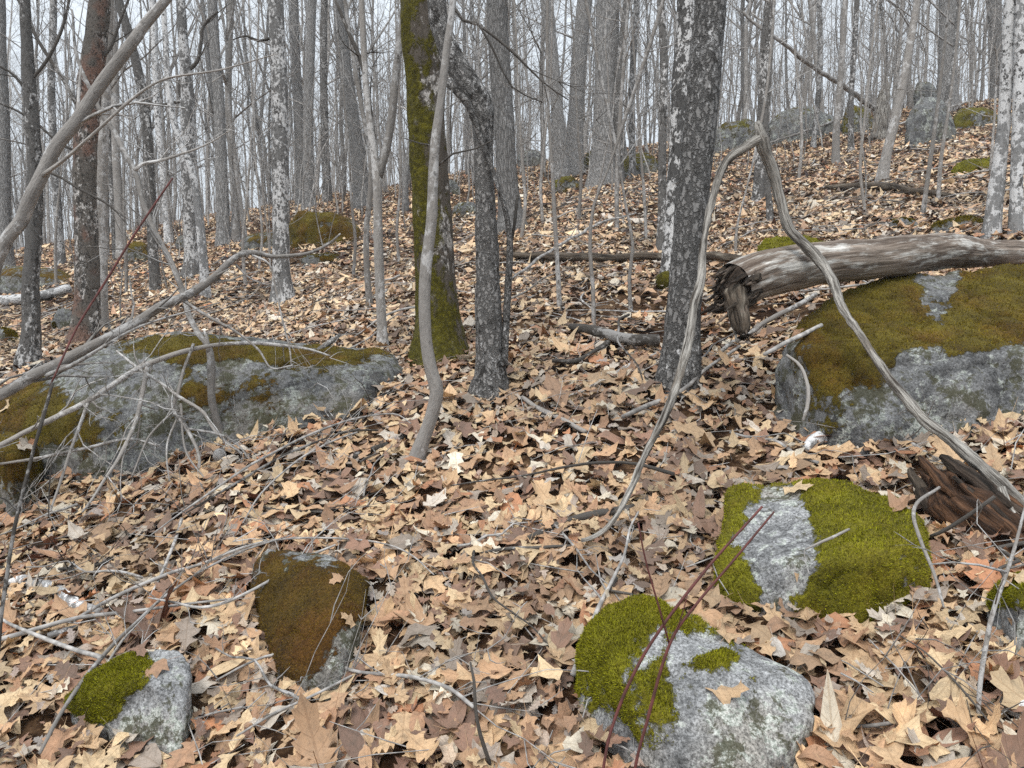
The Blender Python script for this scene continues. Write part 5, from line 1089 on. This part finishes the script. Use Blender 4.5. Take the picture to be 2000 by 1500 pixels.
def place_leaves(N, y0, y1, spread, size, lift, tilt):
    Y = np.sqrt(rl.uniform(y0 * y0, y1 * y1, N)); X = rl.uniform(-1, 1, N) * (spread * Y + 0.35)
    keep = np.ones(N, bool)
    for f in FOOT: keep &= ~inside(f, X, Y, 0.95)
    bare = fbm(np.column_stack([X * 1.1 + 31, Y * 1.1, np.full(N, 4.0)]), 3)          # worn spots where dark humus shows
    keep &= ~((bare > 0.36) & (rl.random(N) < 0.72))
    X, Y = X[keep], Y[keep]; N = len(X)
    Z = G(X, Y) + rl.uniform(0.0, 1.0, N) ** 1.3 * lift
    nrm = gnormal(X, Y) + rl.normal(0, tilt, (N, 3)) * np.array([1, 1, 0.2]); nrm /= np.linalg.norm(nrm, axis=1)[:, None]
    tg = rl.normal(0, 1, (N, 3)); tg -= nrm * (tg * nrm).sum(1)[:, None]; tg /= np.linalg.norm(tg, axis=1)[:, None]
    S = size * np.exp(rl.normal(0, 0.32, N))
    ci = rl.choice(len(PAL), N, p=PW)
    # leaf kinds drift in patches: pale bleached drifts and red-brown damp ones
    pt = fbm(np.column_stack([X * 1.3, Y * 1.3, np.zeros(N)]), 3)
    C = PAL[ci] * np.exp(rl.normal(0, 0.16, N))[:, None] * np.where(pt < -0.18, 0.72, 1.0)[:, None]
    lum = C.mean(1)[:, None]; k2 = np.clip((Y - 3.5) / 4, 0, 1)[:, None]
    C = C * 0.76 * (1 - k2 + k2 * np.clip((lum / 0.33) ** 0.9, 0.25, 1.25))       # the mix of bleached and dark leaves
    C = C * (1 - 0.2 * k2) + 0.2 * k2 * C.mean(1)[:, None] * np.array([1.12, 1.0, 0.88])
    frag = rl.random(N) < 0.34; S = np.where(frag, S * rl.uniform(0.3, 0.6, N), S)
    C = np.where((frag & (rl.random(N) < 0.4))[:, None], C * 0.5 + 0.22, C)
    return np.column_stack([X, Y, Z]), nrm, tg, S, C
def leaf_shape(tw, n, amt=1.0):
    """curled copies of a flat leaf: (n, V, 3) in leaf lengths"""
    t, w = tw[None, :, 0], tw[None, :, 1]
    g1 = rl.normal(0, 1, (6, n, 1))
    curl = (0.2 + np.where(rl.random((n, 1)) < 0.22, 1.2, 0.4) * np.abs(g1[0])) * np.sign(rl.random((n, 1)) - 0.42) * amt
    bend = 0.34 * g1[1] * amt; tw_ = 0.26 * g1[2] * amt; wav = (0.08 + 0.07 * np.abs(g1[3])) * amt
    z = curl * w * w * (0.4 + 0.9 * t) + bend * (t - 0.4) ** 2 * 2 + tw_ * (t - 0.5) * w * 2 + wav * np.sin(7 * t + g1[4] * 3) * np.abs(w) * 3 + 0.05 * np.sin(13 * t + 5 * g1[5]) * np.abs(w) * 2
    ww = w * (1 - 0.35 * np.minimum(np.abs(curl) * np.abs(w), 0.8)) * rl.uniform(0.62, 1.1, (n, 1))
    return np.stack([t + 0 * z - 0.5, ww + 0 * z, z], -1)
def leaf_arrays(L, tw, q, amt=1.0):
    pos, nrm, tg, S, C = L; n = len(S); V = len(tw)
    sh = leaf_shape(tw, n, amt) * S[:, None, None]; bt = np.cross(nrm, tg)
    v = pos[:, None, :] + sh[:, :, 0:1] * tg[:, None, :] + sh[:, :, 1:2] * bt[:, None, :] + sh[:, :, 2:3] * nrm[:, None, :]
    # nothing pokes down through the floor far enough to vanish
    lc = np.repeat(np.column_stack([C, np.ones(n)])[:, None, :], V, 1).reshape(-1, 4)
    lt = np.concatenate([np.repeat(tw[None], n, 0), np.repeat(rl.uniform(0, 90, (n, 1, 1)), V, 1)], -1).reshape(-1, 3)
    qq = (q[None] + (np.arange(n) * V)[:, None, None]).reshape(-1, 4)
    return v.reshape(-1, 3), qq, lc, lt
def take(L, m): return tuple(a[m] for a in L)
def subset(L, a, b): return tuple(x[a:b] for x in L)

parts = []
near = place_leaves(7400, 1.15, 3.0, 0.80, 0.100, 0.055, 0.15)
tp, tn = np.vstack([p_ for p_, _ in TOPS]), np.vstack([n_ for _, n_ in TOPS])          # a few leaves caught on the stones
k_ = len(tp); tg_ = rl.normal(0, 1, (k_, 3)); tn = tn + rl.normal(0, 0.12, tn.shape); tn /= np.linalg.norm(tn, axis=1)[:, None]; tg_ -= tn * (tg_ * tn).sum(1)[:, None]; tg_ /= np.linalg.norm(tg_, axis=1)[:, None]
near = tuple(np.concatenate(z_) for z_ in zip(near, (tp + tn * 0.012, tn, tg_, rl.uniform(0.05, 0.13, k_), PAL[rl.choice(len(PAL), k_, p=PW)] * 0.7)))
px, py, dep = pix(near[0])
vis = (px > -40) & (px < 2040) & (py > 300) & (py < 1560)
order = np.argsort(np.where(vis, dep, 99)); single = order[:300]; rest = np.setdiff1d(np.arange(len(px)), single)
near_rest = take(near, rest)
nk = len(rest); a, b = int(nk * 0.68), int(nk * 0.94)
for kind, lo, hi in ((0, 0, a), (4, a, b), (5, b, nk)):
    tw, q = leaf_tpl(kind, True); parts.append(leaf_arrays(subset(near_rest, lo, hi), tw, q, 0.95))
for cnt, y0, y1, sz, tl, kind in ((9500, 3.0, 5.2, 0.100, 0.16, 1), (6000, 3.0, 5.2, 0.085, 0.18, 7), (14000, 5.2, 8.6, 0.100, 0.18, 2), (8000, 5.2, 8.6, 0.085, 0.18, 7), (10000, 8.6, 11, 0.100, 0.20, 3), (36000, 8.6, 15, 0.100, 0.22, 6), (120000, 15, 34, 0.115, 0.24, 6)):
    tw, q = leaf_tpl(kind, False) if kind != 6 else (np.array([[0, 0.05], [0.5, 0.30], [1.0, -0.04], [0.45, -0.30]]), np.array([[0, 3, 2, 1]]))
    parts.append(leaf_arrays(place_leaves(cnt, y0, y1, 0.83, sz, 0.06, tl), tw, q, 1.0))
V, Q, LC, LT, n0 = [], [], [], [], 0
for v, q, lc, lt in parts:
    V.append(v); Q.append(q + n0); LC.append(lc); LT.append(lt); n0 += len(v)
lit = obj('leaf_litter', raw_mesh('leaf_litter', np.vstack(V), np.vstack(Q), [], {'lc': np.vstack(LC), 'lt': np.vstack(LT)}), MAT['leaf_stuff'])
tag(lit, 'deep litter of tan and brown dead oak leaves covering the slope', 'leaves', None, 'stuff')
# the 300 leaves that show largest, each its own piece of the floor
LM = []
for k in range(36):
    kind = (0, 0, 4, 0, 0, 4, 0, 5)[k % 8]; tw, q = leaf_tpl(kind, True, (0.35, 0.7, 1.0))
    v = leaf_shape(tw, 1, 1.35)[0]
    LM.append(raw_mesh('leaf', v, q, [], {'lt': np.column_stack([tw, np.full(len(tw), float(k))])}))
from mathutils import Matrix
for c_, k in enumerate(single):
    pos, nrm, tg, S, C = (x[k] for x in near)
    bt = np.cross(nrm, tg)
    o = obj('leaf', LM[c_ % 36], MAT['leaf_one'], floor)
    mw = Matrix([[tg[i] * S, bt[i] * S, nrm[i] * S, pos[i] + (0.008 if i == 2 else 0)] for i in range(3)] + [[0, 0, 0, 1]])
    o.matrix_basis = mw; o.color = (*C, 1)

# fine woody litter between the leaves
mb = MB(); rg = np.random.default_rng(55)
for k in range(5200):
    y = math.sqrt(rg.uniform(1.4 ** 2, 13 ** 2)); x = rg.uniform(-0.8, 0.8) * y
    a = rg.uniform(0, math.tau); L = rg.uniform(0.05, 0.32); z = float(G(x, y)) + rg.uniform(0.02, 0.06); nv = gnormal(x, y)
    d = np.array([math.cos(a), math.sin(a), 0.0]); d[2] = -(nv[0] * d[0] + nv[1] * d[1]) + rg.normal(0, 0.15)
    p = np.array([x, y, z]); k1 = p + d * L * 0.5 + rg.normal(0, 0.012, 3); r = rg.uniform(0.001, 0.0028)
    mb.tube(np.array([p, k1, p + d * L]), np.array([r, r, r * 0.6]), 3, caps=False)
hz = bpy.data.materials.new('haze'); hz.use_nodes = True; hn = hz.node_tree
hn.nodes.remove(hn.nodes['Principled BSDF']); pv = hn.nodes.new('ShaderNodeVolumePrincipled'); pv.inputs['Density'].default_value = HAZE; pv.inputs['Color'].default_value = (0.92, 0.94, 0.97, 1); pv.inputs['Anisotropy'].default_value = 0.2
hn.links.new(pv.outputs[0], hn.nodes['Material Output'].inputs['Volume'])
if HAZE:
    x0_, x1_, y0_, y1_, z0_, z1_ = -330, 330, -70, 430, float(GZ.min()) - 1.0, 42.0
    hv = [(x_, y_, z_) for z_ in (z0_, z1_) for y_ in (y0_, y1_) for x_ in (x0_, x1_)]
    tag(obj('haze', raw_mesh('haze', hv, [[0, 2, 3, 1], [4, 5, 7, 6], [0, 1, 5, 4], [2, 6, 7, 3], [0, 4, 6, 2], [1, 3, 7, 5]], [], None, False), hz), 'thin pale haze in the air of the wood', 'haze', None, 'stuff')
tag(obj('twig_litter', mb.mesh('twig_litter'), MAT['twig']), 'fine broken twigs strewn through the leaf litter', 'twigs', None, 'stuff')

print('TRIS', sum(len(me.loops) - 2 * len(me.polygons) for me in bpy.data.meshes), 'TREES', ntree, 'OBJECTS', len(bpy.data.objects))
